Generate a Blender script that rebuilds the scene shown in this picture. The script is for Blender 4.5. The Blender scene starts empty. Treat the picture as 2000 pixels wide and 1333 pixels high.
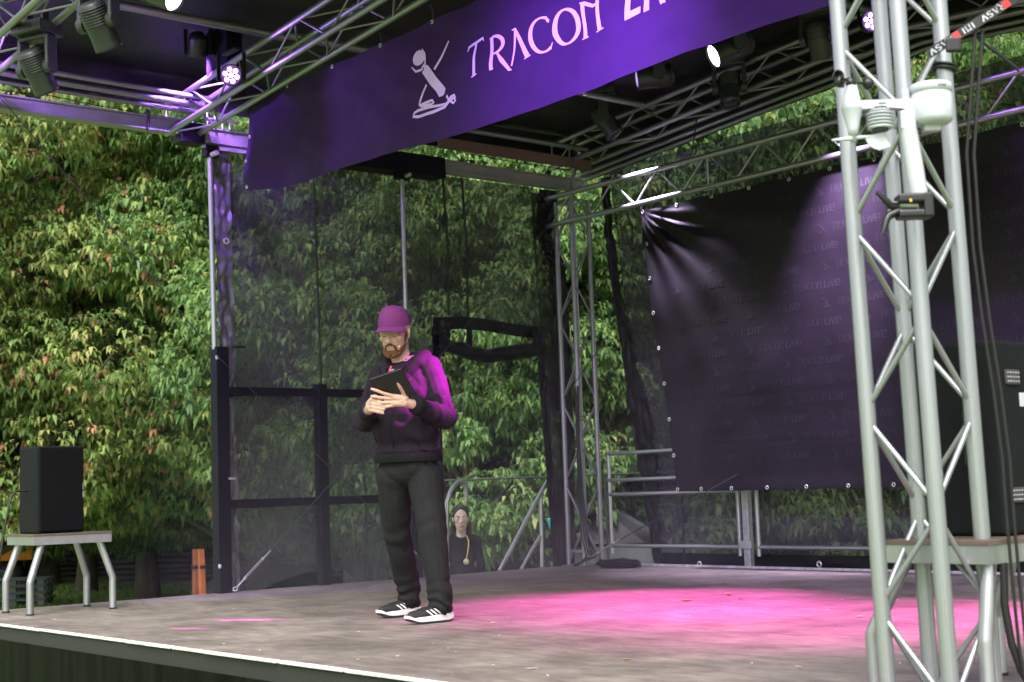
import bpy, bmesh, math, random
import numpy as np
from mathutils import Vector, Matrix, noise as mnoise
R_ = math.radians
scn = bpy.context.scene
col = scn.collection

# ------------------------------------------------------------------ camera
# stage axes: X along the stage front, Y towards the back, Z up, deck top at z = 0
FPX = 2852.14                       # focal length in pixels of the 2000 px wide photograph
CAM = np.array([0.0, 0.0, 0.75])
RC = np.array([[0.63267385, 0.10055476, 0.76786232],
               [0.77366177, -0.03825069, -0.63244316],
               [-0.03422391, 0.99419597, -0.10199558]])
cd = bpy.data.cameras.new('camera'); cam = bpy.data.objects.new('camera', cd); col.objects.link(cam)
cd.sensor_width = 36; cd.lens = FPX / 2000 * 36; cd.clip_end = 2000; cd.clip_start = .05
M = Matrix(RC.tolist()).to_4x4(); M.translation = Vector(CAM.tolist()); cam.matrix_world = M
cd.dof.use_dof = True; cd.dof.focus_distance = 8.9; cd.dof.aperture_fstop = 4.0
scn.camera = cam
# ------------------------------------------------------------------ world, sun, exposure
SUN_EL, SUN_AZ = R_(52), R_(138)
w = bpy.data.worlds.new('World'); scn.world = w; w.use_nodes = True
nt = w.node_tree; nt.nodes.clear()
sky = nt.nodes.new('ShaderNodeTexSky'); sky.sky_type = 'NISHITA'; sky.sun_disc = False
sky.sun_elevation = SUN_EL; sky.sun_rotation = SUN_AZ; sky.air_density = 1.0; sky.dust_density = 4.0; sky.ozone_density = 1.0
hs = nt.nodes.new('ShaderNodeHueSaturation'); hs.inputs['Saturation'].default_value = .22
bg = nt.nodes.new('ShaderNodeBackground'); bg.inputs['Strength'].default_value = .15
wo = nt.nodes.new('ShaderNodeOutputWorld')
nt.links.new(sky.outputs[0], hs.inputs['Color']); nt.links.new(hs.outputs[0], bg.inputs[0]); nt.links.new(bg.outputs[0], wo.inputs[0])
sl = bpy.data.lights.new('sun', 'SUN'); sl.energy = 1.5; sl.angle = R_(40); sl.color = (1, .96, .9)
so = bpy.data.objects.new('sun', sl); col.objects.link(so)
sd = Vector((math.sin(SUN_AZ) * math.cos(SUN_EL), math.cos(SUN_AZ) * math.cos(SUN_EL), math.sin(SUN_EL)))
so.rotation_euler = sd.to_track_quat('Z', 'Y').to_euler()
scn.view_settings.view_transform = 'Standard'; scn.view_settings.look = 'None'
scn.view_settings.gamma = 1; scn.view_settings.use_curve_mapping = False
scn.view_settings.exposure = 1.35
scn.cycles.use_denoising = True
scn.cycles.max_bounces = 8; scn.cycles.transparent_max_bounces = 24; scn.cycles.diffuse_bounces = 5; scn.cycles.glossy_bounces = 3
scn.cycles.sample_clamp_indirect = 6.0

# ------------------------------------------------------------------ pixel -> place helpers
def ray(px, py): return RC @ np.array([px - 1000.0, 666.5 - py, -FPX])
def onz(px, py, z=0.0):
    r = ray(px, py); return Vector(CAM + r * ((z - CAM[2]) / r[2]))
def onx(px, py, x):
    r = ray(px, py); return Vector(CAM + r * (x / r[0]))
def ony(px, py, y):
    r = ray(px, py); return Vector(CAM + r * (y / r[1]))
def atd(px, py, d): return Vector(CAM + ray(px, py) * (d / FPX))
GZ = -1.05                          # ground level under the stage deck
def ground_at(px, d):
    p = atd(px, 900, d); p.z = GZ; return p

# ------------------------------------------------------------------ object helpers
ORG = {}
def tag(o, label=None, cat=None, group=None, kind=None):
    if label: o['label'] = label
    if cat: o['category'] = cat
    if group: o['group'] = group
    if kind: o['kind'] = kind
    return o
def thing(name, label, cat, loc=(0, 0, 0), group=None):
    o = bpy.data.objects.new(name, None); col.objects.link(o); o.location = loc; o.empty_display_size = .1
    ORG[o.name] = Vector(loc)
    return tag(o, label, cat, group)
def org(o): return ORG.get(o.name, Vector((0, 0, 0))) if o else Vector((0, 0, 0))
class MB:
    def __init__(s): s.v = []; s.f = []; s.sm = []
    def add(s, vs, fs, smooth=False):
        n = len(s.v); s.v += [Vector(p) for p in vs]
        for f in fs: s.f.append(tuple(i + n for i in f)); s.sm.append(smooth)
        return s
    def box(s, c, size, rot=None):
        c = Vector(c); hx, hy, hz = size[0] / 2, size[1] / 2, size[2] / 2
        vs = [Vector((x, y, z)) for x in (-hx, hx) for y in (-hy, hy) for z in (-hz, hz)]
        if rot is not None: vs = [rot @ p for p in vs]
        return s.add([c + p for p in vs], [(0, 1, 3, 2), (4, 6, 7, 5), (0, 4, 5, 1), (2, 3, 7, 6), (0, 2, 6, 4), (1, 5, 7, 3)])
    def bbox(s, c, size, rot=None, bev=.005):
        # chamfered box
        c = Vector(c); h = [max(size[i] / 2, 1e-4) for i in range(3)]; b = min(bev, min(h) * .9)
        bm = bmesh.new(); bmesh.ops.create_cube(bm, size=1)
        for v in bm.verts: v.co = Vector((v.co.x * h[0] * 2, v.co.y * h[1] * 2, v.co.z * h[2] * 2))
        bmesh.ops.bevel(bm, geom=bm.edges[:], offset=b, segments=2, affect='EDGES', profile=.5)
        bm.verts.ensure_lookup_table(); bm.verts.index_update()
        vs = [v.co.copy() for v in bm.verts]; fs = [[v.index for v in f.verts] for f in bm.faces]; bm.free()
        if rot is not None: vs = [rot @ p for p in vs]
        return s.add([c + p for p in vs], fs)
    def cyl(s, p0, p1, r0, r1=None, n=12, caps=True):
        p0, p1 = Vector(p0), Vector(p1); r1 = r0 if r1 is None else r1
        d = (p1 - p0).normalized(); a = d.orthogonal().normalized(); b = d.cross(a)
        ring = [a * math.cos(2 * math.pi * i / n) + b * math.sin(2 * math.pi * i / n) for i in range(n)]
        s.add([p0 + q * r0 for q in ring] + [p1 + q * r1 for q in ring], [(i, (i + 1) % n, n + (i + 1) % n, n + i) for i in range(n)], True)
        if caps:
            s.add([p0 + q * r0 for q in ring], [tuple(range(n - 1, -1, -1))]); s.add([p1 + q * r1 for q in ring], [tuple(range(n))])
        return s
    def tube(s, pts, r, n=8, caps=True):
        pts = [Vector(p) for p in pts]; m = len(pts); rs = r if isinstance(r, (list, tuple)) else [r] * m
        vs = []; a = None
        for i in range(m):
            d = (pts[min(i + 1, m - 1)] - pts[max(i - 1, 0)]).normalized()
            if a is None: a = d.orthogonal().normalized()
            else:
                a = a - d * a.dot(d); a = a.normalized() if a.length > 1e-6 else d.orthogonal().normalized()
            b = d.cross(a)
            vs += [pts[i] + (a * math.cos(2 * math.pi * k / n) + b * math.sin(2 * math.pi * k / n)) * rs[i] for k in range(n)]
        s.add(vs, [(i * n + k, i * n + (k + 1) % n, (i + 1) * n + (k + 1) % n, (i + 1) * n + k) for i in range(m - 1) for k in range(n)], True)
        if caps: s.add(vs[:n], [tuple(range(n - 1, -1, -1))]); s.add(vs[-n:], [tuple(range(n))])
        return s
    def lathe(s, prof, c=(0, 0, 0), axis=(0, 0, 1), n=20, smooth=True):
        # prof: (radius, height) pairs
        c = Vector(c); d = Vector(axis).normalized(); a = d.orthogonal().normalized(); b = d.cross(a)
        vs = [c + d * h + (a * math.cos(2 * math.pi * k / n) + b * math.sin(2 * math.pi * k / n)) * max(r, 1e-4) for r, h in prof for k in range(n)]
        m = len(prof)
        s.add(vs, [(i * n + k, i * n + (k + 1) % n, (i + 1) * n + (k + 1) % n, (i + 1) * n + k) for i in range(m - 1) for k in range(n)], smooth)
        s.add(vs[:n], [tuple(range(n - 1, -1, -1))]); s.add(vs[-n:], [tuple(range(n))])
        return s
    def grid(s, fn, nu, nv, smooth=True):
        vs = [fn(i / nu, j / nv) for j in range(nv + 1) for i in range(nu + 1)]
        return s.add(vs, [(j * (nu + 1) + i, j * (nu + 1) + i + 1, (j + 1) * (nu + 1) + i + 1, (j + 1) * (nu + 1) + i) for j in range(nv) for i in range(nu)], smooth)
    def ell(s, c, rad, rot=None, nu=16, nv=10):
        c = Vector(c); vs = []
        for j in range(nv + 1):
            t = math.pi * j / nv
            for i in range(nu):
                a = 2 * math.pi * i / nu
                p = Vector((rad[0] * math.sin(t) * math.cos(a), rad[1] * math.sin(t) * math.sin(a), rad[2] * math.cos(t)))
                vs.append(c + (rot @ p if rot is not None else p))
        return s.add(vs, [(j * nu + i, (j + 1) * nu + i, (j + 1) * nu + (i + 1) % nu, j * nu + (i + 1) % nu) for j in range(nv) for i in range(nu)], True)
    def cap(s, p0, p1, r0, r1=None, n=14):
        # capsule with round ends
        p0, p1 = Vector(p0), Vector(p1); r1 = r0 if r1 is None else r1
        d = (p1 - p0); L = d.length; d = d / L if L > 1e-6 else Vector((0, 0, 1))
        prof = [(r0 * math.sin(t), -r0 * math.cos(t)) for t in (0.02, .5, 1., 1.4)] + [(r0, 0), (r1, L)] + [(r1 * math.cos(t), L + r1 * math.sin(t)) for t in (.4, .8, 1.2, 1.55)]
        return s.lathe(prof, p0, d, n)
    def prism(s, prof, p0, p1, up=(0, 0, 1)):
        # extrude a 2-D outline (side, up) from p0 to p1
        p0, p1 = Vector(p0), Vector(p1); d = (p1 - p0).normalized(); sd_ = d.cross(Vector(up)).normalized(); u = sd_.cross(d)
        n = len(prof)
        vs = [p + sd_ * a + u * b for p in (p0, p1) for a, b in prof]
        return s.add(vs, [(i, (i + 1) % n, n + (i + 1) % n, n + i) for i in range(n)] + [tuple(range(n - 1, -1, -1)), tuple(range(n, 2 * n))])
    def xf(s, m): s.v = [m @ p for p in s.v]; return s
    def mesh(s, name, mat, o=Vector((0, 0, 0))):
        me = bpy.data.meshes.new(name)
        me.from_pydata([tuple(p - o) for p in s.v], [], s.f)
        me.polygons.foreach_set('use_smooth', s.sm); me.update()
        if mat is not None: me.materials.append(mat)
        return me
    def build(s, name, mat, parent=None, origin=None, fixn=False):
        o = org(parent) if parent else (Vector(origin) if origin is not None else Vector((0, 0, 0)))
        me = s.mesh(name, mat, o)
        if fixn:
            bm = bmesh.new(); bm.from_mesh(me); bmesh.ops.recalc_face_normals(bm, faces=bm.faces[:]); bm.to_mesh(me); bm.free()
        ob = bpy.data.objects.new(name, me); col.objects.link(ob)
        ORG[ob.name] = o
        if parent: ob.parent = parent
        else: ob.location = o
        return ob
_rodmesh = {}
def rod(name, p0, p1, r, mat, parent, n=12):
    # round bar as an object of its own; alike bars share one unit mesh
    p0, p1 = Vector(p0), Vector(p1); key = (mat.name, n)
    if key not in _rodmesh: _rodmesh[key] = MB().cyl((0, 0, 0), (0, 0, 1), 1, n=n).mesh('rod', mat)
    ob = bpy.data.objects.new(name, _rodmesh[key]); col.objects.link(ob)
    d = p1 - p0; q = d.to_track_quat('Z', 'Y'); o = org(parent)
    if parent: ob.parent = parent
    ob.matrix_local = Matrix.Translation(p0 - o) @ q.to_matrix().to_4x4() @ Matrix.Diagonal((r, r, d.length, 1))
    ORG[ob.name] = o
    return ob
def remesh(mb, voxel, smooth=6, fac=.5):
    # fuse overlapping forms into one continuous surface
    me = mb.mesh('tmp', None); ob = bpy.data.objects.new('tmp', me); col.objects.link(ob)
    m = ob.modifiers.new('r', 'REMESH'); m.mode = 'VOXEL'; m.voxel_size = voxel; m.use_smooth_shade = True
    if smooth:
        m2 = ob.modifiers.new('s', 'SMOOTH'); m2.factor = fac; m2.iterations = smooth
    dg = bpy.context.evaluated_depsgraph_get(); dg.update()
    out = bpy.data.meshes.new_from_object(ob.evaluated_get(dg)); bpy.data.objects.remove(ob); bpy.data.meshes.remove(me)
    return out
def link_mesh(name, me, mat, parent):
    me.name = name; me.materials.clear(); me.materials.append(mat)
    me.polygons.foreach_set('use_smooth', [True] * len(me.polygons))
    ob = bpy.data.objects.new(name, me); col.objects.link(ob); ORG[ob.name] = org(parent)
    if parent: ob.parent = parent
    return ob
def fnoise(p, s, seed=0.0): return mnoise.noise(Vector((p[0] * s + seed, p[1] * s - seed * .7, p[2] * s + seed * 1.3)))
def sstep(a, b, x):
    t = max(0., min(1., (x - a) / (b - a))); return t * t * (3 - 2 * t)

# ------------------------------------------------------------------ materials
def mat(name, c, rough=.6, metal=0., var=.15, scale=8., bump=0., bscale=40., spec=.5, coat=0., sheen=0., stretch=None, rvar=.1):
    m = bpy.data.materials.new(name); m.use_nodes = True; n = m.node_tree.nodes; l = m.node_tree.links
    b = n['Principled BSDF']; b.inputs['Roughness'].default_value = rough; b.inputs['Metallic'].default_value = metal
    b.inputs['Specular IOR Level'].default_value = spec; b.inputs['Coat Weight'].default_value = coat
    if sheen: b.inputs['Sheen Weight'].default_value = sheen
    tc = n.new('ShaderNodeTexCoord'); mp = n.new('ShaderNodeMapping'); l.new(tc.outputs['Object'], mp.inputs[0])
    if stretch: mp.inputs['Scale'].default_value = stretch
    no = n.new('ShaderNodeTexNoise'); no.inputs['Scale'].default_value = scale; no.inputs['Detail'].default_value = 5; l.new(mp.outputs[0], no.inputs['Vector'])
    cr = n.new('ShaderNodeValToRGB'); cr.color_ramp.elements[0].position = .3; cr.color_ramp.elements[1].position = .7
    cr.color_ramp.elements[0].color = (*[max(0, x * (1 - var)) for x in c[:3]], 1); cr.color_ramp.elements[1].color = (*[min(1, x * (1 + var)) for x in c[:3]], 1)
    l.new(no.outputs[0], cr.inputs[0]); l.new(cr.outputs[0], b.inputs['Base Color'])
    if rvar:
        mr = n.new('ShaderNodeMapRange'); mr.inputs['To Min'].default_value = max(.03, rough - rvar); mr.inputs['To Max'].default_value = min(1, rough + rvar)
        l.new(no.outputs[0], mr.inputs[0]); l.new(mr.outputs[0], b.inputs['Roughness'])
    if bump:
        n2 = n.new('ShaderNodeTexNoise'); n2.inputs['Scale'].default_value = bscale; n2.inputs['Detail'].default_value = 4; l.new(mp.outputs[0], n2.inputs['Vector'])
        bp = n.new('ShaderNodeBump'); bp.inputs['Strength'].default_value = bump; bp.inputs['Distance'].default_value = .01
        l.new(n2.outputs[0], bp.inputs['Height']); l.new(bp.outputs[0], b.inputs['Normal'])
    return m
def emit(name, c, s):
    m = bpy.data.materials.new(name); m.use_nodes = True; n = m.node_tree.nodes; b = n['Principled BSDF']
    b.inputs['Base Color'].default_value = (.5, .5, .5, 1); b.inputs['Emission Color'].default_value = (*c, 1); b.inputs['Emission Strength'].default_value = s
    return m
def scrim(name, c, cover, rough=.7):
    # woven mesh fabric: threads and the holes between them
    m = mat(name, c, rough, var=.2, scale=3); n = m.node_tree.nodes; l = m.node_tree.links
    b = n['Principled BSDF']; out = n['Material Output']; t = n.new('ShaderNodeBsdfTransparent'); mx = n.new('ShaderNodeMixShader')
    mx.inputs[0].default_value = cover; l.new(t.outputs[0], mx.inputs[1]); l.new(b.outputs[0], mx.inputs[2]); l.new(mx.outputs[0], out.inputs[0])
    return m
ALU = mat('aluminium', (.38, .39, .40), .38, .85, .1, 14, .04, 60, stretch=(1, 1, .3))
ALUD = mat('aluminium_weathered', (.27, .27, .29), .45, .8, .14, 18, .05, 60)
STEEL = mat('galvanised_steel', (.46, .47, .48), .45, .75, .18, 25)
BLKMET = mat('black_painted_steel', (.006, .005, .009), .5, 0, .25, 12, .05, 80, spec=.12)
BEAM = mat('grey_painted_beam', (.22, .21, .23), .55, 0, .15, 6, .04, 30)
BLKPL = mat('black_plastic', (.006, .006, .007), .42, 0, .2, 20)
DKPL = mat('dark_grey_plastic', (.025, .03, .03), .5, 0, .2, 20)
TARP = mat('dark_tarpaulin', (.014, .012, .014), .6, 0, .25, 5, .25, 5, spec=.3)
VINYL = mat('black_vinyl', (.005, .0045, .006), .42, 0, .2, 12, .5, 14, spec=.3)
MESH = scrim('black_scrim_mesh', (.040, .040, .044), .77)
MESH2 = scrim('black_scrim_mesh_double', (.010, .010, .012), .9)
RUBBER = mat('black_rubber', (.006, .006, .006), .6, 0, .2, 30)
WHITEPL = mat('white_plastic', (.41, .43, .47), .4, 0, .05, 10)
WOODEDGE = mat('plywood_edge', (.085, .06, .045), .7, 0, .3, 30, stretch=(1, 1, 6))
# ================================================================== the setting
def deck_material():
    m = mat('worn_stage_deck', (.178, .156, .134), .62, 0, .32, 2.2, .15, 60); n = m.node_tree.nodes; l = m.node_tree.links
    b = n['Principled BSDF']; tc = n.new('ShaderNodeTexCoord'); mp = n.new('ShaderNodeMapping'); mp.inputs['Scale'].default_value = (1.6, 4.5, 1)
    l.new(tc.outputs['Object'], mp.inputs[0]); no = n.new('ShaderNodeTexNoise'); no.inputs['Scale'].default_value = 3; no.inputs['Detail'].default_value = 8; no.inputs['Roughness'].default_value = .7
    l.new(mp.outputs[0], no.inputs['Vector']); cr = n.new('ShaderNodeValToRGB'); cr.color_ramp.elements[0].position = .33; cr.color_ramp.elements[1].position = .68
    cr.color_ramp.elements[0].color = (.62, .60, .59, 1); cr.color_ramp.elements[1].color = (1.25, 1.22, 1.2, 1); l.new(no.outputs[0], cr.inputs[0])
    sp = n.new('ShaderNodeTexNoise'); sp.inputs['Scale'].default_value = 26; sp.inputs['Detail'].default_value = 3; l.new(tc.outputs['Object'], sp.inputs['Vector'])
    sr = n.new('ShaderNodeValToRGB'); sr.color_ramp.elements[0].position = .7; sr.color_ramp.elements[1].position = .76; sr.color_ramp.elements[0].color = (0, 0, 0, 1); l.new(sp.outputs[0], sr.inputs[0])
    src = b.inputs['Base Color'].links[0].from_socket
    mul = n.new('ShaderNodeMixRGB'); mul.blend_type = 'MULTIPLY'; mul.inputs[0].default_value = 1; l.new(src, mul.inputs[1]); l.new(cr.outputs[0], mul.inputs[2])
    mx = n.new('ShaderNodeMixRGB'); l.new(sr.outputs[0], mx.inputs[0]); l.new(mul.outputs[0], mx.inputs[1]); mx.inputs[2].default_value = (.3, .27, .24, 1)
    l.new(mx.outputs[0], b.inputs['Base Color'])
    return m
DECK = deck_material()
GRASS = mat('mown_grass', (.15, .25, .055), .9, 0, .4, 1.2, .8, 60)
ASPH = mat('asphalt', (.055, .055, .057), .9, 0, .2, 2, .3, 90)
g = MB().grid(lambda u, v: Vector((-420 + 600 * u, -120 + 600 * v, GZ + .05 * mnoise.noise(Vector((u * 60, v * 60, 0))))), 60, 60)
tag(g.build('ground', GRASS), kind='structure')
rd = [ground_at(880, 17), ground_at(2300, 15), ground_at(2300, 32), ground_at(880, 34)]
MB().add([p + Vector((0, 0, .058)) for p in rd], [(0, 1, 2, 3)]).build('parking_lot', ASPH)['kind'] = 'structure'

# ------------------------------------------------------------------ stage platform
XL, XR, YF, YB = -10.92, -.9, 3.505, 9.84
st = thing('stage_platform', 'low stage with worn brown plywood deck and black skirt along its front', 'stage', ((XL + XR) / 2, (YF + YB) / 2, GZ))
nx, ny = 5, 3; dx = (XR - XL) / nx; dy = (YB - YF - .05) / ny
for i in range(nx):
    for j in range(ny):
        MB().bbox((XL + dx * (i + .5), YF + .05 + dy * (j + .5), -.02 - .0015 * ((i * 7 + j * 3) % 3)), (dx - .006, dy - .006, .04), bev=.002).build('deck_panel', DECK, st)
WORN = mat('worn_white_edge_strip', (.6, .58, .54), .6, 0, .35, 14, .2, 40, stretch=(1, 1, 1))
random.seed(4)
e = MB()
x = XL
while x < XR:
    L = min(random.uniform(.25, 1.3), XR - x); e.bbox((x + L / 2, YF + .012 + random.uniform(-.005, .005), -.004 + random.uniform(-.001, .001)), (L - random.uniform(.002, .03), random.uniform(.024, .036), .014), bev=.003); x += L
e.build('front_edge_strip', WORN, st)
MB().box((( XL + XR) / 2, YF + .03, -.065), (XR - XL, .03, .09)).build('front_rail', mat('grey_weathered_rail', (.014, .014, .013), .7, 0, .3, 30, stretch=(1, 1, 8)), st)
def skirt(u, v):
    x = XL + (XR - XL) * u; z = -.1 - (abs(GZ) - .12) * v
    return Vector((x, YF + .01 + .03 * (.3 + v) * mnoise.noise(Vector((x * 5, v * .8, 0))) + .004 * mnoise.noise(Vector((x * 13, v * 1.5, 3))), z))
MB().grid(skirt, 420, 6).build('front_skirt', mat('black_skirt_cloth', (.003, .0036, .003), .5, 0, .6, 9, .3, 30, stretch=(3, 1, .25), spec=.05), st)
MB().box((XL - .02, (YF + YB) / 2, (GZ - .04) / 2 - .02), (.03, YB - YF, abs(GZ) - .04)).build('side_skirt', BLKMET, st)
MB().box(((XL + XR) / 2, YB + .012, -.02), (XR - XL, .022, .075)).build('back_edge_strip', mat('pale_back_edge', (.5, .49, .5), .5, .3, .3, 20), st)
for j in range(4):
    for i in range(6):
        rod('support_leg', (XL + .2 + i * 1.92, YF + .3 + j * 1.9, GZ), (XL + .2 + i * 1.92, YF + .3 + j * 1.9, -.05), .03, STEEL, st)

# ------------------------------------------------------------------ roof
XRIDGE = -6.75
def zlow(x): return 4.275 - .072 * abs(x - XRIDGE)          # lower truss chord along the gable
rf = thing('stage_roof', 'dark tarpaulin stage roof on purlin tubes', 'roof', (-6.75, 6.8, 3.7))
def canopy(u, v):
    x = -11.25 + 9.2 * u; y = 3.25 + 6.9 * v
    z = zlow(x) + .40 + .05 * math.sin(v * 3 * math.pi) * .4
    z += .05 * mnoise.noise(Vector((x * 1.3, y * .9, 0))) + .02 * mnoise.noise(Vector((x * 5, y * 2.2, 7))) + .012 * abs(mnoise.noise(Vector((x * 3 + y * 6, y * 3, 2))))
    return Vector((x, y, z))
MB().grid(canopy, 150, 110).build('canopy', TARP, rf)
def flap(u, v):
    x = -11.25 + 9.2 * u
    return Vector((x, 3.24 + .03 * mnoise.noise(Vector((x * 4, v * 2, 0))), zlow(x) + .42 - .16 * v))
MB().grid(flap, 120, 4).build('front_flap', mat('grey_canvas', (.35, .36, .36), .7, 0, .15, 6), rf)
def bflap(u, v):
    x = -11.1 + 9.0 * u
    return Vector((x, 10.14 + .02 * mnoise.noise(Vector((x * 4, v * 2, 0))), zlow(x) + .42 - (.47 + .012 * mnoise.noise(Vector((x * 12, 0, 0)))) * v))
MB().grid(bflap, 160, 5).build('rear_valance', TARP, rf)
def sflap(u, v):
    y = 3.25 + 6.9 * u
    return Vector((-11.12 + .05 * mnoise.noise(Vector((y * 3, v * 2, 0))), y, zlow(-11.12) + .43 - .30 * v))
MB().grid(sflap, 90, 6).build('side_valance', TARP, rf)
PURP = ALUD
for x, y0, y1 in ((-9.65, 3.4, 5.75), (-9.6, 5.75, 9.75), (-7.0, 3.4, 9.8), (-4.3, 3.4, 9.8)):
    rod('purlin_tube', (x, y0, zlow(x) + .27), (x, y1, zlow(x) + .27), .033, ALUD, rf)
for k, (x, z) in enumerate(((-10.5, 4.03), (-10.62, 4.0), (-10.74, 3.97))):
    rod('side_tube', (x, 3.3, z), (x, 5.55, z - .02), .02 + .006 * (k == 1), ALUD, rf)
rod('side_tube', (-10.55, 8.0, 4.12), (-10.55, 9.75, 4.12), .025, ALUD, rf)
MB().box((-10.62, 8.9, 3.98), (.03, 1.9, .1)).build('pleated_strip', mat('rusty_brown_webbing', (.12, .07, .06), .8, 0, .3, 40, stretch=(1, 8, 1)), rf)

# the grey side beam in its three lengths, under the roof's far-left edge
def hbeam(name, y0, y1, z0, z1, parent, m=BEAM):
    b = MB(); x0 = -10.9; zc = (z0 + z1) / 2
    b.box((x0, (y0 + y1) / 2, zc), (.06, y1 - y0, z1 - z0 - .02)); b.box((x0, (y0 + y1) / 2, z0 + .005), (.12, y1 - y0, .012)); b.box((x0, (y0 + y1) / 2, z1 - .005), (.12, y1 - y0, .012))
    return b.build(name, m, parent)
bm_ = thing('roof_side_beam', 'long grey steel roof beam lit purple above the left trees', 'beam', (-10.9, 6.5, 3.72))
hbeam('outer_beam', 2.9, 5.47, 3.785, 3.9, bm_); hbeam('middle_beam', 5.66, 7.3, 3.74, 3.87, bm_); hbeam('inner_beam', 8.15, 10.0, 3.775, 3.89, bm_)
MB().bbox((-10.9, 5.56, 3.80), (.16, .22, .17)).build('coupling_block', BLKMET, bm_)
MB().bbox((-10.9, 7.6, 3.80), (.2, 1.12, .19)).build('winch_housing', BLKMET, bm_)
f_ = MB().box((-10.84, 5.95, 3.70), (.02, .6, .03)); f_.build('lower_flange', BEAM, bm_)
MB().tube([(-10.83, 5.16, 3.76), (-10.82, 5.16, 3.86), (-10.83, 5.165, 4.0)], .013, 6).build('webbing_strap', RUBBER, bm_)
for i in range(4): rod('bolt', (-10.82, 7.35 + i * .06, 3.93), (-10.82, 7.35 + i * .06, 3.99), .009, STEEL, bm_, 6)
MB().bbox((-10.82, 7.46, 3.985), (.05, .32, .012)).build('bolt_plate', STEEL, bm_)
for i in range(4): rod('bolt', (-10.8, 5.68 + i * .07, 3.86), (-10.8, 5.68 + i * .07, 3.99), .008, STEEL, bm_, 6)
MB().bbox((-10.8, 5.8, 3.93), (.05, .34, .015)).build('bolt_plate', STEEL, bm_)

# ------------------------------------------------------------------ trusses
def truss(name, label, path, a, b, rch, rbr, step, m, group=None, phase=0, ends=True):
    """box truss along path (list of points); a, b: half-offset vectors of the square section"""
    path = [Vector(p) for p in path]; a, b = Vector(a), Vector(b)
    t = thing(name, label, 'truss', path[0], group)
    cor = [a + b, a - b, -a - b, -a + b]
    for c in cor:
        for i in range(len(path) - 1): rod('chord', path[i] + c, path[i + 1] + c, rch, m, t)
    for i in range(len(path) - 1):
        p, q = path[i], path[i + 1]; L = (q - p).length; n = max(2, int(round(L / step))); d = (q - p) / n
        for k in range(4):
            c0, c1 = cor[k], cor[(k + 1) % 4]
            for j in range(n):
                s0, s1 = (c0, c1) if (j + k + phase) % 2 == 0 else (c1, c0)
                eps = .06
                A = p + d * (j + eps) + s0; B = p + d * (j + 1 - eps) + s1
                rod('brace', A, B, rbr, m, t, 8)
    if ends:
        for e_ in (path[0], path[-1]):
            for k in range(4): rod('end_bar', e_ + cor[k], e_ + cor[(k + 1) % 4], rbr, m, t, 8)
    return t
def gable(y, z0=0.0, x0=-10.95, x1=-2.5): return [(x0, y, zlow(x0) + z0), (XRIDGE, y, zlow(XRIDGE) + z0), (x1, y, zlow(x1) + z0)]
truss('roof_truss', 'roof truss with purple lit tubes above the hanging banner', gable(5.50, -.06), (0, .12, 0), (0, 0, .12), .025, .009, .42, ALUD, 'roof trusses')
truss('roof_truss', 'rear roof truss above the backdrop and trees', gable(9.75, .14), (0, .12, 0), (0, 0, .12), .025, .009, .42, ALUD, 'roof trusses')
truss('roof_truss', 'front roof truss in the top left corner carrying dark moving heads', gable(3.62, .0), (0, .12, 0), (0, 0, .12), .025, .009, .42, ALUD, 'roof trusses')
for y in (9.98, 10.06):
    t = thing('valance_tube', 'thin dark tube along the rear roof edge, %s one' % ('inner' if y < 10 else 'outer'), 'tube', (-11, y, 4))
    pts = [(x_, y, zlow(x_) - .02 - (y > 10) * .03) for x_ in (-11, XRIDGE, -2.5)]
    for i in range(2): rod('tube_length', pts[i], pts[i + 1], .02, ALUD, t)

# rear truss tower and the ladder truss that carries the backdrop
tw = truss('truss_tower', 'slim silver truss tower at the rear left stage corner with black cables', [(-10.76, 9.70, .0), (-10.76, 9.70, 3.62)], (.115, 0, 0), (0, .115, 0), .024, .009, .40, ALUD, 'standing truss towers')
MB().bbox((-10.76, 9.70, .006), (.34, .34, .012)).build('base_plate', ALUD, tw)
for z in (.14, 3.6):
    MB().bbox((-10.76, 9.585, z), (.23, .02, .03)).build('cross_bar', ALUD, tw)
lt = thing('ladder_truss', 'silver flat ladder truss holding up the dark backdrop', 'truss', (-10.9, 9.62, 3.36))
LY = 9.50; z0, z1 = 3.375, 3.655
rod('chord', (-10.93, LY, z0), (-4.2, LY, z0), .026, ALU, lt); rod('chord', (-10.93, LY, z1), (-4.2, LY, z1), .026, ALU, lt)
xx = -10.85; up = True; k = 0
while xx < -4.5:
    st_ = .30
    rod('brace', (xx, LY, z0 if up else z1), (xx + st_, LY, z1 if up else z0), .0095, ALU, lt, 8); up = not up; xx += st_; k += 1
    if k in (7, 14):
        rod('brace', (xx + .03, LY, z0), (xx + .03, LY, z1), .0095, ALU, lt, 8); xx += .06
        for dz in (-.035, -.012, .014): rod('joint_pin', (xx - .05, LY - .03, z0 + dz), (xx + .05, LY - .03, z0 + dz), .006, STEEL, lt, 6)
MB().tube([(-10.7, 9.68, 3.62), (-10.7, 9.66, 3.8), (-10.7, 9.74, 4.0)], .016, 8).build('hanger_post', ALUD, tw)
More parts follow.
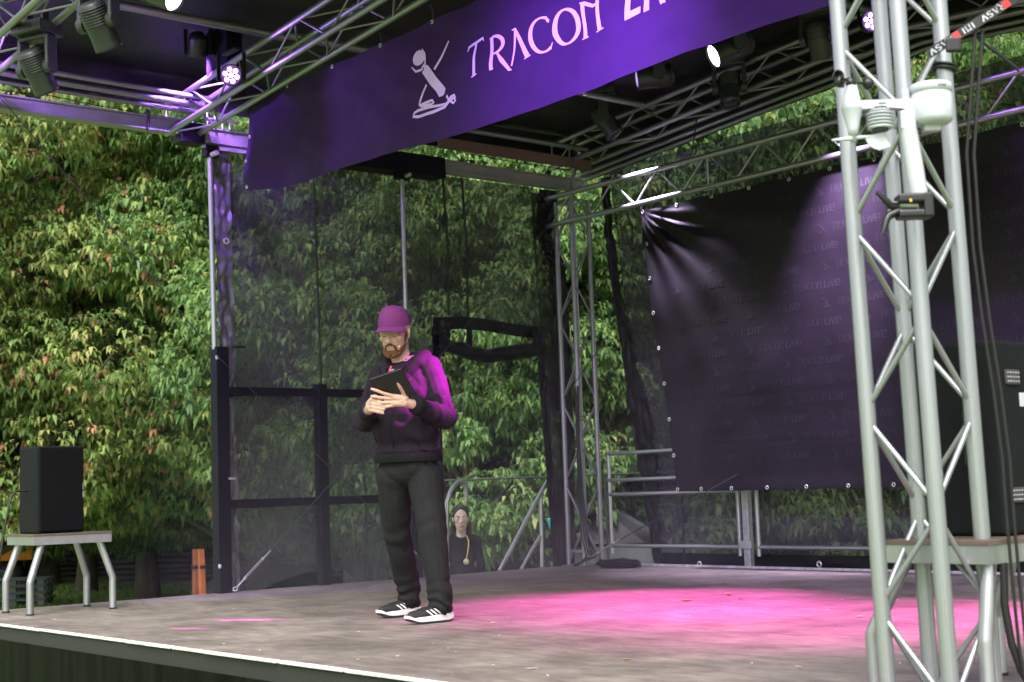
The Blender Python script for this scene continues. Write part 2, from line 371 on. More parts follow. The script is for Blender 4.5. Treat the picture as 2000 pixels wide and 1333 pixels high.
# ================================================================== near truss tower and what is fixed to it
VR = Vector((.633, .774, 0))                      # the photographer's right, along the ground
TCX, TCY = -2.898, 4.122
ALUN = mat('bright_aluminium', (.31, .325, .335), .30, .65, .14, 22, .12, 35, stretch=(1, 1, .15))
def lean(z): return Vector((TCX, TCY, z)) - VR * ((z - 1.41) * .0147)
ft = truss('truss_tower', 'large bright silver truss tower in the right foreground carrying a weather station', [lean(.002), lean(.002 + .32 * 14)], (.12, 0, 0), (0, .12, 0), .0275, .0095, .32, ALUN, 'standing truss towers', phase=1)
MB().bbox((TCX + .02, TCY + .02, -.0), (.4, .4, .012)).build('base_plate', ALUD, ft)
def local(px, py, px0, py0, d): return ((px - px0) * d / FPX, (py0 - py) * d / FPX)
WD = 4.58
ws = thing('weather_station', 'white weather station with black wind cups clamped to the near truss tower', 'weather station', atd(1745, 230, WD))
wo_ = Vector(ORG[ws.name]); wq = Matrix.Rotation(R_(50.7), 3, 'Z')
def W(px, py, y=0.0):                              # picture position on the station -> place (y: away from the viewer)
    u, v = local(px, py, 1745, 230, WD); return wo_ + wq @ Vector((u, y, v))
arm = MB()
prof = [(1668, 196), (1795, 196), (1800, 240), (1787, 240), (1778, 226), (1762, 215), (1740, 212), (1668, 213)]
pts0 = [W(a, b, -.016) for a, b in prof]; pts1 = [W(a, b, .016) for a, b in prof]; n = len(prof)
arm.add(pts0 + pts1, [tuple(range(n - 1, -1, -1)), tuple(range(n, 2 * n))] + [(i, (i + 1) % n, n + (i + 1) % n, n + i) for i in range(n)])
ao = arm.build('arm', WHITEPL, ws, fixn=True)
m_ = 617.0 * 4.62 / WD
def lath(name, px, prof, mt, parent=ws, n=24):     # prof: (radius px, y px)
    b = MB(); b.lathe([(r / m_, (230 - y) / m_) for r, y in prof], wo_ + wq @ Vector(((px - 1745) / m_, 0, 0)), (0, 0, 1), n); return b.build(name, mt, parent, fixn=True)
lath('rain_gauge', 1821, [(0, 247), (30, 247), (37, 242), (39.5, 236), (39.5, 188), (38, 187), (38, 185), (40.5, 184), (40, 168), (37, 167), (34, 180), (0, 184)], WHITEPL)
MB().box(W(1818, 250), (.05, .03, .03), wq).build('gauge_drain', WHITEPL, ws)
lath('anemometer_housing', 1665, [(0, 276), (6, 276), (6, 262), (10, 261), (11, 250), (20, 212), (20.5, 211), (20, 205), (13, 166), (9, 164), (0, 163)], WHITEPL)
for i in range(6):
    y = 216 + i * 6.6; lath('shield_plate', 1718, [(0, y + 2.2), (24 + (i == 0) * -5, y + 2.4), (27 - (i == 0) * 5 - (i == 5) * 3, y + .5), (24 - (i == 0) * 5, y - 1.6), (0, y - 2.6)], WHITEPL)
lath('shield_core', 1718, [(16, 256), (16, 210)], DKPL)
lath('level_cap', 1771, [(7, 197), (7, 178), (5, 174), (0, 173)], WHITEPL)
MB().bbox(W(1771, 238), (.048, .042, .062), wq, .006).build('mount_bracket', WHITEPL, ws)
b = MB(); a0, a1 = W(1772, 250), W(1786, 392); b.cyl(a0, a1, .0285, n=8); b.build('mast', mat('pale_plastic_mast', (.40, .41, .44), .45, 0, .05), ws)
hub = lath('cup_hub', 1665, [(0, 165), (9, 165), (10, 158), (9, 149), (0, 148)], BLKPL)
for px, py, yy in ((1640, 146, -.015), (1637, 167, -.07), (1706, 152, .05)):
    c = W(px, py, yy); cb = MB(); cb.cyl(W(1665, 156), c, .004, n=6)
    out = (c - W(1665, 156)).normalized(); ax = out.cross(Vector((0, 0, 1))).normalized()
    cb.lathe([(.0005, .022), (.011, .019), (.018, .009), (.02, -.004), (.018, -.004), (.015, .008), (.008, .015), (.0005, .017)], c, ax, 14); cb.build('wind_cup', BLKPL, ws)
v_ = MB(); v_.cyl(W(1622, 271), W(1668, 268), .003, .009, n=10); v_.cyl(W(1668, 268), W(1700, 266), .007, .004, n=8)
pf = [(1686, 266), (1722, 259), (1728, 270), (1736, 287), (1714, 294), (1702, 290), (1692, 280)]
q0 = [W(a, b, -.002) for a, b in pf]; q1 = [W(a, b, .002) for a, b in pf]; n = len(pf)
v_.add(q0 + q1, [tuple(range(n - 1, -1, -1)), tuple(range(n, 2 * n))] + [(i, (i + 1) % n, n + (i + 1) % n, n + i) for i in range(n)])
v_.build('wind_vane', WHITEPL, ws, fixn=True)
MB().box(W(1722, 203, -.0175), (.022, .001, .0028), wq).build('maker_mark', DKPL, ao)
for i in range(4): MB().box(W(1826 + i * 4.2, 178, -.0655 + .001 * i), (.004, .001, .006), wq).build('rim_mark', DKPL, ws)
cl = thing('mounting_clamp', 'black clamp with twin lever handles gripping the weather station mast', 'clamp', W(1765, 410, -.02))
MB().bbox(W(1768, 397, -.03), (.105, .07, .03), wq, .008).build('upper_jaw', BLKPL, cl)
MB().bbox(W(1766, 427, -.03), (.1, .066, .026), wq, .008).build('lower_jaw', BLKPL, cl)
MB().bbox(W(1792, 411, -.03), (.03, .075, .076), wq, .006).build('jaw_back', BLKPL, cl)
cb = MB(); cb.cyl(W(1724, 407, -.03), W(1775, 409, -.03), .012, n=12); cb.build('clamp_screw', STEEL, cl)
MB().bbox(W(1757, 403, -.066), (.008, .003, .01), wq, .001).build('brass_insert', mat('brass', (.6, .35, .08), .35, .9), cl)
for (x0, y0), (x1, y1) in (((1722, 408), (1696, 382)), ((1718, 428), (1702, 466))):
    hb = MB(); hb.tube([W(1738, (y0 + 412) / 2, -.03), W(x0, y0, -.035), W(x0 - 6, y0 + (y1 - y0) * .25, -.04), W(x1, y1, -.045)], [.014, .013, .012, .006], 8); hb.build('lever_handle', BLKPL, cl)

# ------------------------------------------------------------------ lettering: strokes of varying width laid on a surface
def arc(cx, cy, rx, ry, a0, a1, w0, w1, n=14):
    return [(cx + rx * math.cos(R_(a0 + (a1 - a0) * i / n)), cy + ry * math.sin(R_(a0 + (a1 - a0) * i / n)), w0 + (w1 - w0) * abs(math.cos(R_(a0 + (a1 - a0) * i / n)))) for i in range(n + 1)]
GL = {
 'T': (.74, [[(.0, .80, .03), (.04, .93, .09), (.2, .97, .085), (.68, 1.03, .08), (.72, .93, .02)], [(.36, .98, .10), (.34, .5, .10), (.33, .03, .13)], [(.20, -.0, .03), (.33, .02, .05), (.46, .04, .03)]]),
 'R': (.66, [[(.08, .0, .12), (.1, .5, .10), (.09, 1.02, .12)], [(.02, 1.0, .05), (.2, 1.04, .07)], arc(.14, .76, .33, .27, 88, -88, .06, .13), [(.26, .5, .06), (.42, .2, .12), (.62, -.16, .09), (.7, -.2, .02)]]),
 'A': (.62, [[(.02, -.08, .05), (.12, .35, .05), (.24, .92, .07)], [(.14, .98, .03), (.24, .98, .09), (.36, .55, .12), (.52, .03, .14)], [(.42, .0, .03), (.6, .06, .03)]]),
 'C': (.66, [arc(.40, .5, .36, .5, 62, 300, .05, .13, 20), [(.56, .98, .02), (.59, .86, .09), (.6, .80, .02)], [(.56, .02, .05), (.64, .2, .02)]]),
 'O': (.80, [arc(.40, .5, .34, .50, 0, 360, .055, .14, 28)]),
 'N': (.66, [[(.1, -.02, .12), (.1, .5, .10), (.1, .98, .11)], [(.02, 1.03, .03), (.14, .98, .1), (.4, .8, .09), (.5, .82, .09)], [(.53, 1.05, .09), (.53, .5, .10), (.54, .06, .12)], [(.0, -.03, .03), (.2, -.02, .03)], [(.44, .02, .03), (.66, .06, .03)]]),
 'L': (.62, [[(.12, 0, .19), (.12, 1, .19)], [(.03, .09, .19), (.56, .12, .18)]]),
 'i': (.32, [[(.12, 0, .19), (.12, .78, .19)], [(.12, .88, .19), (.12, 1.0, .19)]]),
 'I': (.34, [[(.14, 0, .16), (.14, 1, .16)]]),
 'V': (.68, [[(.04, 1, .19), (.32, .02, .16)], [(.32, .02, .14), (.60, 1, .17)]]),
 'E': (.56, [[(.12, 0, .19), (.12, 1, .19)], [(.1, .09, .17), (.5, .09, .17)], [(.1, .5, .16), (.44, .5, .16)], [(.1, .91, .17), (.5, .91, .17)]]),
 '!': (.26, [[(.1, .3, .12), (.1, 1, .2)], [(.1, 0, .17), (.1, .14, .17)]]),
 'S': (.6, [arc(.3, .73, .22, .23, 40, 270, .13, .16), arc(.3, .27, .22, .23, 90, -150, .13, .16)]),
 ' ': (.32, []),
}
# emblem: ball head in a ring arc, bar body, raised stick, folded legs
EMB = [[(-.02, .78, .05), (.0, .84, .22), (.03, .9, .24), (.05, .95, .05)],
       arc(.05, .84, .20, .17, 60, -130, .05, .05),
       [(.28, .70, .03), (.34, .65, .15), (.50, .36, .17), (.56, .27, .20), (.60, .20, .10)],
       [(.50, .66, .04), (.66, .84, .05), (.80, 1.03, .03)],
       [(.34, .49, .05), (.22, .27, .05), (.14, .14, .05), (.22, .12, .05), (.42, .14, .05), (.45, .2, .05), (.40, .24, .05), (.2, .18, .04)],
       [(.02, .0, .05), (-.02, .05, .05), (.02, .09, .05), (.3, .06, .05), (.56, .06, .05), (.70, .14, .05), (.86, .26, .05), (.92, .2, .05), (.84, .1, .05), (.74, .2, .05), (.70, .26, .05)],
       [(.02, .0, .05), (.28, -.03, .05), (.56, -.01, .05), (.74, .1, .05), (.84, .2, .05)]]
def stroke_mesh(mb, strokes, ox, oy, s, fn, dens=.12):
    for st_ in strokes:
        pts = []
        for a, b in zip(st_, st_[1:]):
            k = max(1, int(math.hypot(b[0] - a[0], b[1] - a[1]) / dens))
            pts += [tuple(a[i] + (b[i] - a[i]) * j / k for i in range(3)) for j in range(k)]
        pts.append(st_[-1]); L, Rr = [], []
        for i, p in enumerate(pts):
            q0, q1 = pts[max(i - 1, 0)], pts[min(i + 1, len(pts) - 1)]; dx, dy = q1[0] - q0[0], q1[1] - q0[1]; h = math.hypot(dx, dy) or 1
            nx_, ny_ = -dy / h * p[2] / 2, dx / h * p[2] / 2
            L.append(fn(ox + (p[0] + nx_) * s, oy + (p[1] + ny_) * s)); Rr.append(fn(ox + (p[0] - nx_) * s, oy + (p[1] - ny_) * s))
        n = len(pts); mb.add(L + Rr, [(i, i + 1, n + i + 1, n + i) for i in range(n - 1)])
def text_mesh(mb, txt, ox, oy, s, fn, sx=1.0, dens=.12):
    for ch in txt:
        wdt, stk = GL[ch]
        stroke_mesh(mb, stk, ox, oy, s, lambda a, b, ox=ox: fn(ox + (a - ox) * sx, b), dens); ox += wdt * s * sx
    return ox

# ------------------------------------------------------------------ purple banner
PCLOTH = mat('purple_banner_cloth', (.030, .009, .066), .75, 0, .12, 5, .06, 160, spec=.2)
PLET = mat('pale_lilac_print', (.66, .44, .88), .7, 0, .04, spec=.2)
BX0, BX1 = -10.1, -2.6
def ban(x, z, off=0.0):
    zt = 3.90 - .012 * (x - BX0) / 3; zb = 3.055 + .13 * math.exp(-(x - BX0) / 1.1)
    v = (zt - z) / .83
    sag = math.exp(-v * 3) * .007 * abs(math.sin((x + 10.1) * math.pi / .62))
    y = 5.665 + .05 * v * mnoise.noise(Vector((x * .8, z * .6, 0))) + .042 * math.sin(x * 2.1 + v * 3.4 + 1.4 * mnoise.noise(Vector((x, v, 4)))) * v
    y += .05 * sstep(-9.1, -10.1, x) * math.sin((v + (x + 10.1) * 1.2) * 5) * .6 + .022 * mnoise.noise(Vector((x * 2.6 + z * 3, z * 4.2, 2))) + .007 * mnoise.noise(Vector((x * 7 - z * 5, z * 9, 6)))
    return Vector((x, y - off, z - sag))
def banner_s(u, v):
    x = BX0 + (BX1 - BX0) * u; zt = 3.90 - .012 * (x - BX0) / 3; zb = 3.055 + .13 * math.exp(-(x - BX0) / 1.1)
    return ban(x, zt + (zb - zt) * v)
bn = thing('hanging_banner', 'long purple cloth banner with lilac lettering hung under the roof truss', 'banner', (-6.5, 5.66, 3.05))
MB().grid(banner_s, 260, 36).build('cloth', PCLOTH, bn)
FB = lambda a, b: ban(a, b, .004)
lt_ = MB(); text_mesh(lt_, 'T', -7.2, 3.385, .225, FB); lt_.build('letter', PLET, bn)
xq = -6.985
for ch in 'RACON':
    lt_ = MB(); text_mesh(lt_, ch, xq, 3.385, .205, FB, 1.55 if False else 1.42); lt_.build('letter', PLET, bn); xq += GL[ch][0] * .205 * 1.42 + .006
xq = -5.79
for ch in 'LiVE!':
    lt_ = MB(); text_mesh(lt_, ch, xq, 3.385, .22, FB, 1.15); lt_.build('letter', PLET, bn); xq += GL[ch][0] * .22 * 1.15 + .01
em = MB()
def EP(px, py): q = ony(px, py, 5.67); return q.x, q.z
def estroke(pts, closed=False):
    mm = [(*EP(a, b), wd) for a, b, wd in pts]; stroke_mesh(em, [mm], 0, 0, 1, FB, .02)
em.add([FB(*EP(823, 114))] + [FB(*EP(823 + 11.5 * math.cos(i * .2618) + 2 * math.sin(i * .2618), 114 - 15.5 * math.sin(i * .2618))) for i in range(24)], [(0, 1 + i, 1 + (i + 1) % 24) for i in range(24)])
estroke([(809, 132, .008), (818, 141, .016), (829, 138, .018), (836, 124, .018), (834, 105, .014), (829, 96, .006)])
estroke([(834, 136, .06), (840, 142, .075), (862, 172, .075), (868, 182, .085), (869, 187, .03)])
estroke([(835, 130, .02), (840, 136, .05)])
estroke([(854, 137, .022), (866, 112, .022), (879, 80, .014)])
estroke([(840, 167, .018), (832, 188, .018), (824, 206, .018), (828, 209, .018), (848, 205, .018), (852, 201, .018), (849, 197, .018), (826, 207, .016)])
estroke([(812, 222, .018), (812, 229, .02), (822, 229, .02), (848, 220, .02), (872, 210, .02), (881, 198, .018), (889, 192, .018), (892, 197, .016), (888, 202, .016), (880, 196, .016), (876, 187, .018)])
estroke([(812, 222, .018), (820, 217, .018), (846, 210, .018), (866, 206, .016), (876, 203, .016), (884, 190, .016), (891, 186, .016), (892, 193, .016)])
em.build('emblem', PLET, bn)
def ring(c, ax, r=.012, t=.004, n=14):
    b = MB(); c = Vector(c); ax = Vector(ax).normalized(); a = ax.orthogonal().normalized(); q = ax.cross(a)
    k = 6; vs = []
    for i in range(n):
        rd_ = a * math.cos(2 * math.pi * i / n) + q * math.sin(2 * math.pi * i / n)
        vs += [c + rd_ * (r + t * math.cos(2 * math.pi * j / k)) + ax * t * .6 * math.sin(2 * math.pi * j / k) for j in range(k)]
    return b.add(vs, [(i * k + j, ((i + 1) % n) * k + j, ((i + 1) % n) * k + (j + 1) % k, i * k + (j + 1) % k) for i in range(n) for j in range(k)], True)
EYE = mat('brass_plated_eyelet', (.7, .7, .7), .3, .8, .05)
for i in range(12):
    x = BX0 + .03 + i * .62; p = ban(x, 3.885 - .012 * (x - BX0) / 3, .006); ring(p, (0, -1, 0)).build('eyelet', EYE, bn)
    MB().tube([p + Vector((0, .01, 0)), p + Vector((.01, -.0, .06)), p + Vector((.03, -.03, .10))], .003, 5).build('hanging_cord', RUBBER, bn)
for z in (3.62, 3.42, 3.21): ring(ban(BX0 + .03, z, .006), (0, -1, 0)).build('eyelet', EYE, bn)

# ------------------------------------------------------------------ backdrop
BDC = mat('dark_purple_backdrop_cloth', (.0085, .006, .0105), .5, 0, .12, 5, .05, 220, spec=.3)
DX0, DX1, DZ0, DZ1 = -9.66, -4.3, .69, 3.33
def bd(u, v, off=0.0):                              # u along, v down
    x = DX0 + .32 * v * math.exp(-u * 9) + (DX1 - DX0) * u; z = DZ1 - .03 * u - (DZ1 - DZ0) * v
    rx = (x - DX0) + .02; rz = (DZ1 - z) + .02; r = math.hypot(rx, rz); th = math.atan2(rz, rx)
    fold = math.sin(th * 21 + .7 * math.sin(r * 2.2)) * .027 * min(1, r * 2.2) * math.exp(-r / 1.15) * sstep(.05, .3, th) * sstep(1.62, 1.3, th)
    sag = .05 * sstep(0, .12, v) * sstep(1, .5, v) * mnoise.noise(Vector((x * .9, z * .9, 0))) + .010 * mnoise.noise(Vector((x * 2.5, z * 2.5, 5)))
    crease = .0012 * (abs((v * 6.5) % 1 - .5) < .02) * (v > .55)
    return Vector((x, 9.575 + fold + sag + crease - off - .004 * sstep(.95, 1, v), z - .015 * abs(math.sin(u * 22)) * math.exp(-v * 25)))
bk = thing('stage_backdrop', 'dark purple backdrop sheet with faint repeated lettering and eyelets', 'backdrop', (-7, 9.57, .69))
MB().grid(lambda u, v: bd(u, v), 260, 150).build('sheet', BDC, bk)
FD = lambda a, b: bd((a - DX0) / (DX1 - DX0), (DZ1 - b) / (DZ1 - DZ0), .0018)
pr = MB()
row = 0; z = 3.1
while z > .85:
    x = -9.3 + (row % 2) * .42
    while x < -4.95:
        stroke_mesh(pr, EMB, x, z, .085, FD, .3); text_mesh(pr, 'TRACON LiVE!', x + .13, z + .01, .062, FD, 1.15, .4); x += .86
    row += 1; z -= .155
pr.build('lettering', mat('faint_print', (.0100, .0073, .0125), .6, 0, .05), bk)
for i in range(13): ring(bd(.006 + i * .082, .006, .006), (0, -1, 0), .014, .005).build('eyelet', EYE, bk)
for i in range(13): ring(bd(.006 + i * .082, .992, .006), (0, -1, 0), .014, .005).build('eyelet', EYE, bk)
for i in range(1, 8): ring(bd(.006, i * .125, .006), (0, -1, 0), .014, .005).build('eyelet', EYE, bk)
for i in range(7):
    p = bd(.006 + i * .164, .006, .01)
    MB().tube([p, p + Vector((0, -.02, .05)), p + Vector((.005, .06, .09)), p + Vector((-.01, .1, .02)), p + Vector((-.015, .02, -.01))], .0045, 5).build('cable_tie', RUBBER, bk)

# ------------------------------------------------------------------ mesh side wall with the rolled-up doorway, rear mesh
sw = thing('side_scrim', 'black see-through mesh side wall with a rolled-up doorway behind the speaker', 'mesh wall', (-10.98, 7.8, 0))
SX = -10.985
def scr(y0, y1, z0, z1, amp=.02, s=0):
    return lambda u, v: Vector((SX + amp * mnoise.noise(Vector(((y0 + (y1 - y0) * u) * 2.2 + s, (z0 + (z1 - z0) * v) * .5, s))), y0 + (y1 - y0) * u, z0 + (z1 - z0) * v))
def scrim_low(u, v):                                # bottom edge lifted towards the middle post
    y = 5.93 + (8.09 - 5.93) * u; zb = -.04 + .16 * sstep(0, .4, u) * sstep(.62, .5, u)
    return Vector((SX + .02 * mnoise.noise(Vector((y * 2.2, v * 2, 0))), y, zb + (3.76 - zb) * v))
MB().grid(scrim_low, 40, 40).build('left_panel', MESH, sw)
MB().grid(scr(8.09, 9.40, 2.30, 3.77, .02, 3), 24, 24).build('top_panel', MESH, sw)
MB().grid(lambda u, v: Vector((SX + .03 * math.sin(v * 5), 9.38 + .12 * v * 0 + (.30 - .06 * (1 - v)) * u + .10 * (1 - v), -.02 + 3.75 * v)), 8, 30).build('right_panel', MESH2, sw)
for (y, a, b, m) in ((6.83, .0, 3.74, .010), (8.27, 2.42, 3.78, .011), (8.5, 2.42, 3.76, .011), (7.28, .0, 1.2, .006)):
    MB().tube([(SX + .012, y, a), (SX + .02, y + .01, (a + b) / 2), (SX + .012, y - .02, b)], m, 6).build('seam_rope', RUBBER, sw)
def vstrip(name, pth, wdt, amp, seed, mt=VINYL):
    # crumpled vinyl edge strip: pth gives (y, z) from bottom to top
    def fn(u, v):
        k = v * (len(pth) - 1); i = min(int(k), len(pth) - 2); t = k - i
        p = Vector(pth[i]).lerp(Vector(pth[i + 1]), t); ww = wdt[0] + (wdt[1] - wdt[0]) * v
        q = p + Vector((0, (u - .5) * ww, 0)); L = sum((Vector(pth[j + 1]) - Vector(pth[j])).length for j in range(len(pth) - 1)) * v
        q.x += amp * (mnoise.noise(Vector((u * 3.2, L * 9, seed))) + .6 * mnoise.noise(Vector((u * 6, L * 21, seed + 4))))
        return q
    return MB().grid(fn, 14, 150).build(name, mt, sw)
vstrip('vinyl_edge', [(SX + .05, 5.92, .0), (SX + .05, 5.91, 2.0), (SX + .05, 5.875, 3.74)], (.14, .16), .03, 1, mat('glossy_grey_vinyl', (.09, .085, .10), .32, 0, .2, 12, .6, 14))
vstrip('vinyl_edge', [(SX + .06, 9.62, -.02), (SX + .06, 9.68, 1.2), (SX + .06, 9.66, 2.3), (SX + .06, 9.62, 3.0), (SX + .06, 9.45, 3.3), (SX + .06, 9.55, 3.75)], (.15, .26), .022, 5)
vstrip('door_edge', [(SX + .03, 9.5, -.02), (SX + .03, 9.44, 1.1), (SX + .03, 9.37, 2.3)], (.10, .09), .01, 9)
vstrip('door_edge', [(SX + .03, 8.12, -.02), (SX + .03, 8.10, 1.1), (SX + .03, 8.10, 2.3)], (.08, .09), .01, 12)
r_ = MB()
def roll(u, v):
    y = 8.08 + 1.31 * u; a = 2 * math.pi * v; sg = .10 * math.sin(math.pi * u); rr = .062 + .024 * mnoise.noise(Vector((u * 9, v * 2, 0)))
    return Vector((SX + .05 + rr * math.cos(a), y, 2.17 - sg * 1.2 + rr * math.sin(a) * 1.2))
r_.grid(roll, 60, 12); r_.build('rolled_flap', VINYL, sw)
bnd = MB().grid(lambda u, v: Vector((SX + .03 + .012 * mnoise.noise(Vector((u * 14, v * 3, 0))), 8.07 + 1.32 * u, 2.27 + .12 * v + .025 * math.sin(u * 5))), 60, 4); bnd.build('door_header_band', VINYL, sw)
for y, z0_, z1_ in ((8.12, 2.02, 2.36), (8.19, 2.08, 2.34), (9.33, 2.0, 2.36), (9.27, 2.06, 2.32), (8.45, 2.02, 2.36), (8.85, 2.28, 2.38)):
    MB().grid(lambda u, v: Vector((SX + .085 + .02 * mnoise.noise(Vector((u, v * 6, y))), y - .03 + .07 * u, z0_ + (z1_ - z0_) * v)), 3, 10).build('tie_strap', VINYL, sw)
e = ring((SX + .075, 5.9, 2.93), (1, 0, 0), .022, .008); e.build('eyelet', EYE, sw)
MB().ell((SX + .12, 5.98, 2.03), (.03, .07, .012)).build('cord_loop', RUBBER, sw)

rs = thing('rear_scrim', 'black see-through mesh wall behind the backdrop and guard rails', 'mesh wall', (-6, 10.06, 0))
def redge(v): return -10.08 - .50 * v ** .8           # slanting left edge
MB().grid(lambda u, v: Vector((redge(v) + (9.0 + redge(v) * 0) * u, 10.06 + .02 * mnoise.noise(Vector((u * 14, v * 2, 0))), .10 + 3.85 * v)), 90, 40).build('panel', MESH, rs)
MB().grid(lambda u, v: Vector((redge(0) + 9.0 * u, 10.05 + .012 * mnoise.noise(Vector((u * 40, v, 0))), -.02 + .13 * v)), 120, 4).build('hem_band', VINYL, rs)
sw2 = rs
def vs2(name, fx, wd, amp, seed):
    def fn(u, v):
        L = v * 3.8; return Vector((fx(v) + (u - .5) * wd(v), 10.03 + amp * (mnoise.noise(Vector((u * 3.2, L * 6, seed))) + .6 * mnoise.noise(Vector((u * 7, L * 15, seed + 4)))), -.02 + 3.9 * v))
    MB().grid(fn, 14, 130).build(name, VINYL, rs)
vs2('vinyl_edge', lambda v: redge(v) + .06 * math.sin(v * 6), lambda v: .13 + .14 * math.exp(-((v - .33) / .16) ** 2), .024, 3)
for x in (-8.98, -7.1, -5.2, -9.75): MB().tube([(x, 10.04, -.02), (x + .02, 10.045, 1.6), (x - .01, 10.04, 3.9)], .008, 6).build('seam_rope', RUBBER, rs)
for px in (1366, 1600, 1830): ring(ony(px, 1104, 10.02) + Vector((0, 0, .005)), (0, -1, 0), .022, .009).build('eyelet', EYE, rs)

# ------------------------------------------------------------------ left frame posts, pole, cables
fr = thing('side_guard_frame', 'black steel guard frame with two rails in front of the mesh wall', 'guard frame', (-10.86, 6.7, 0))
for y, h, wd in ((5.80, 2.02, .115), (6.77, 1.73, .09), (7.74, 1.73, .09)): MB().bbox((-10.87, y, h / 2), (wd, wd, h), bev=.006).build('post', BLKMET, fr)
for z in (1.655, .72):
    for y0, y1 in ((5.86, 6.725), (6.815, 7.695)): MB().bbox((-10.87, (y0 + y1) / 2, z), (.06, y1 - y0, .072), bev=.005).build('rail', BLKMET, fr)
rod('telescopic_pole', (-10.87, 5.755, 2.0), (-10.87, 5.735, 3.66), .022, ALU, fr)
MB().bbox((-10.87, 5.74, 3.67), (.09, .12, .1)).build('pole_head', BLKMET, fr)
rod('pole_pin', (-10.80, 5.72, 3.63), (-10.72, 5.72, 3.63), .022, STEEL, fr)
for z in (1.93, .22): MB().ell((-10.82, 5.75, z), (.012, .014, .022)).build('reflector', WHITEPL, fr)
MB().bbox((-10.82, 5.87, .93), (.02, .07, .022)).build('latch', ALU, fr)
pl = thing('support_pole', 'thin silver telescopic pole rising behind the speaker with cap', 'pole', (-10.88, 7.71, 1.7))
rod('pole_tube', (-10.88, 7.71, 1.72), (-10.88, 7.71, 3.68), .02, ALU, pl); MB().bbox((-10.88, 7.71, 3.71), (.1, .13, .12)).build('pole_head', BLKMET, pl)
rod('pole_pin', (-10.8, 7.7, 3.67), (-10.74, 7.7, 3.67), .02, STEEL, pl)
def wire(label, pts, r=.004, tb=None):
    t = thing('guy_wire', label, 'wire', pts[0]); pts = [Vector(p) for p in pts]
    MB().tube(pts, r, 6).build('cable', DKPL if tb else RUBBER, t)
    if tb:
        a, b = Vector(tb[0]), Vector(tb[1]); d = (b - a).normalized(); o = d.orthogonal().normalized() * .011
        k = MB(); k.cyl(a + o, b + o, .004, n=6); k.cyl(a - o, b - o, .004, n=6); k.cyl(a - d * .1, a, .006, n=6); k.cyl(b, b + d * .1, .006, n=6); k.ell(a, (.014, .014, .014)); k.ell(b, (.014, .014, .014)); k.build('turnbuckle', STEEL, t)
        ring(a - d * .12, o, .018, .004).build('shackle', STEEL, t)
    return t
SXW = -10.79
wire('steel guy wire running down from the roof corner past the black post', [(SXW, 3.7, 4.1), (SXW, 5.0, 2.74), (SXW, 5.7, 1.97), (SXW, 7.6, .30), (SXW, 7.85, .05)], .0042, ((SXW, 7.45, .42), (SXW, 7.62, .28)))
wire('steel guy wire rising from the turnbuckle at the left post to the rear roof corner', [(SXW, 5.88, .04), (SXW, 7.33, 1.33), (SXW, 8.97, 2.93), (SXW, 9.9, 3.85)], .0042, ((SXW, 5.96, .11), (SXW, 6.13, .26)))
wire('thin wire from the slim tower foot up to the backdrop lower edge', [(-10.53, 9.45, .05), (-9.9, 9.45, .30), (-8.55, 9.5, .82)], .005, ((-10.3, 9.45, .14), (-10.08, 9.45, .23)))
wire('thin wire crossing the mesh left of the backdrop', [(-10.77, 9.5, 1.63), (-10.1, 9.5, 2.18), (-9.45, 9.5, 2.72)], .004)
wire('slack pale wire sagging under the left roof beam', [(-10.72, 3.6, 3.88), (-10.72, 4.3, 3.905), (-10.72, 4.7, 3.88), (-10.72, 5.3, 3.87), (-10.72, 5.7, 3.87)], .004)
wire('slack wire sagging below the rear roof corner beam', [(-10.7, 7.7, 4.02), (-10.7, 8.3, 3.94), (-10.7, 9.0, 3.92), (-10.7, 9.7, 3.93)], .004)
for k, x in enumerate((-9.05,)):
    wire('pair of thin ropes tying the ladder truss up to the rear roof truss', [(x, 9.75, 4.1), (x + .1, 9.55, 3.72), (x + .1, 9.5, 3.62)], .006)
bl = thing('tower_cables', 'bundle of black cables hanging down the slim rear truss tower', 'cables', (-10.7, 9.55, 0))
random.seed(8)
for k in range(4):
    x = -10.66 + .012 * k; MB().tube([(x, 9.57, 1.75), (x + .01, 9.55, 1.2), (x - .0 + .01 * k, 9.55, .7), (x + .08 + .02 * k, 9.5, .3), (x + .16 + .03 * k, 9.48, .10), (x + .1, 9.42 - .03 * k, .02)], .008, 6).build('cable', RUBBER, bl)
for z in (1.42, 1.45): ring((-10.645, 9.585, z), (0, 0, 1), .034, .006).build('cable_tie', RUBBER, bl)
ck = MB()
for k in range(9):
    rx, ry, ph = random.uniform(.14, .32), random.uniform(.06, .14), random.uniform(0, 6)
    ck.tube([(-10.08 + rx * math.cos(t * .42 + ph) + random.uniform(-.02, .02), 9.50 + ry * math.sin(t * .42 + ph) + random.uniform(-.01, .01), .010 + .009 * k * random.uniform(.6, 1)) for t in range(17)], .008, 6)
co = ck.build('cable_coil', RUBBER, origin=(-10.08, 9.5, 0)); tag(co, 'black coiled cable heap beside the slim rear tower foot', 'cable coil')

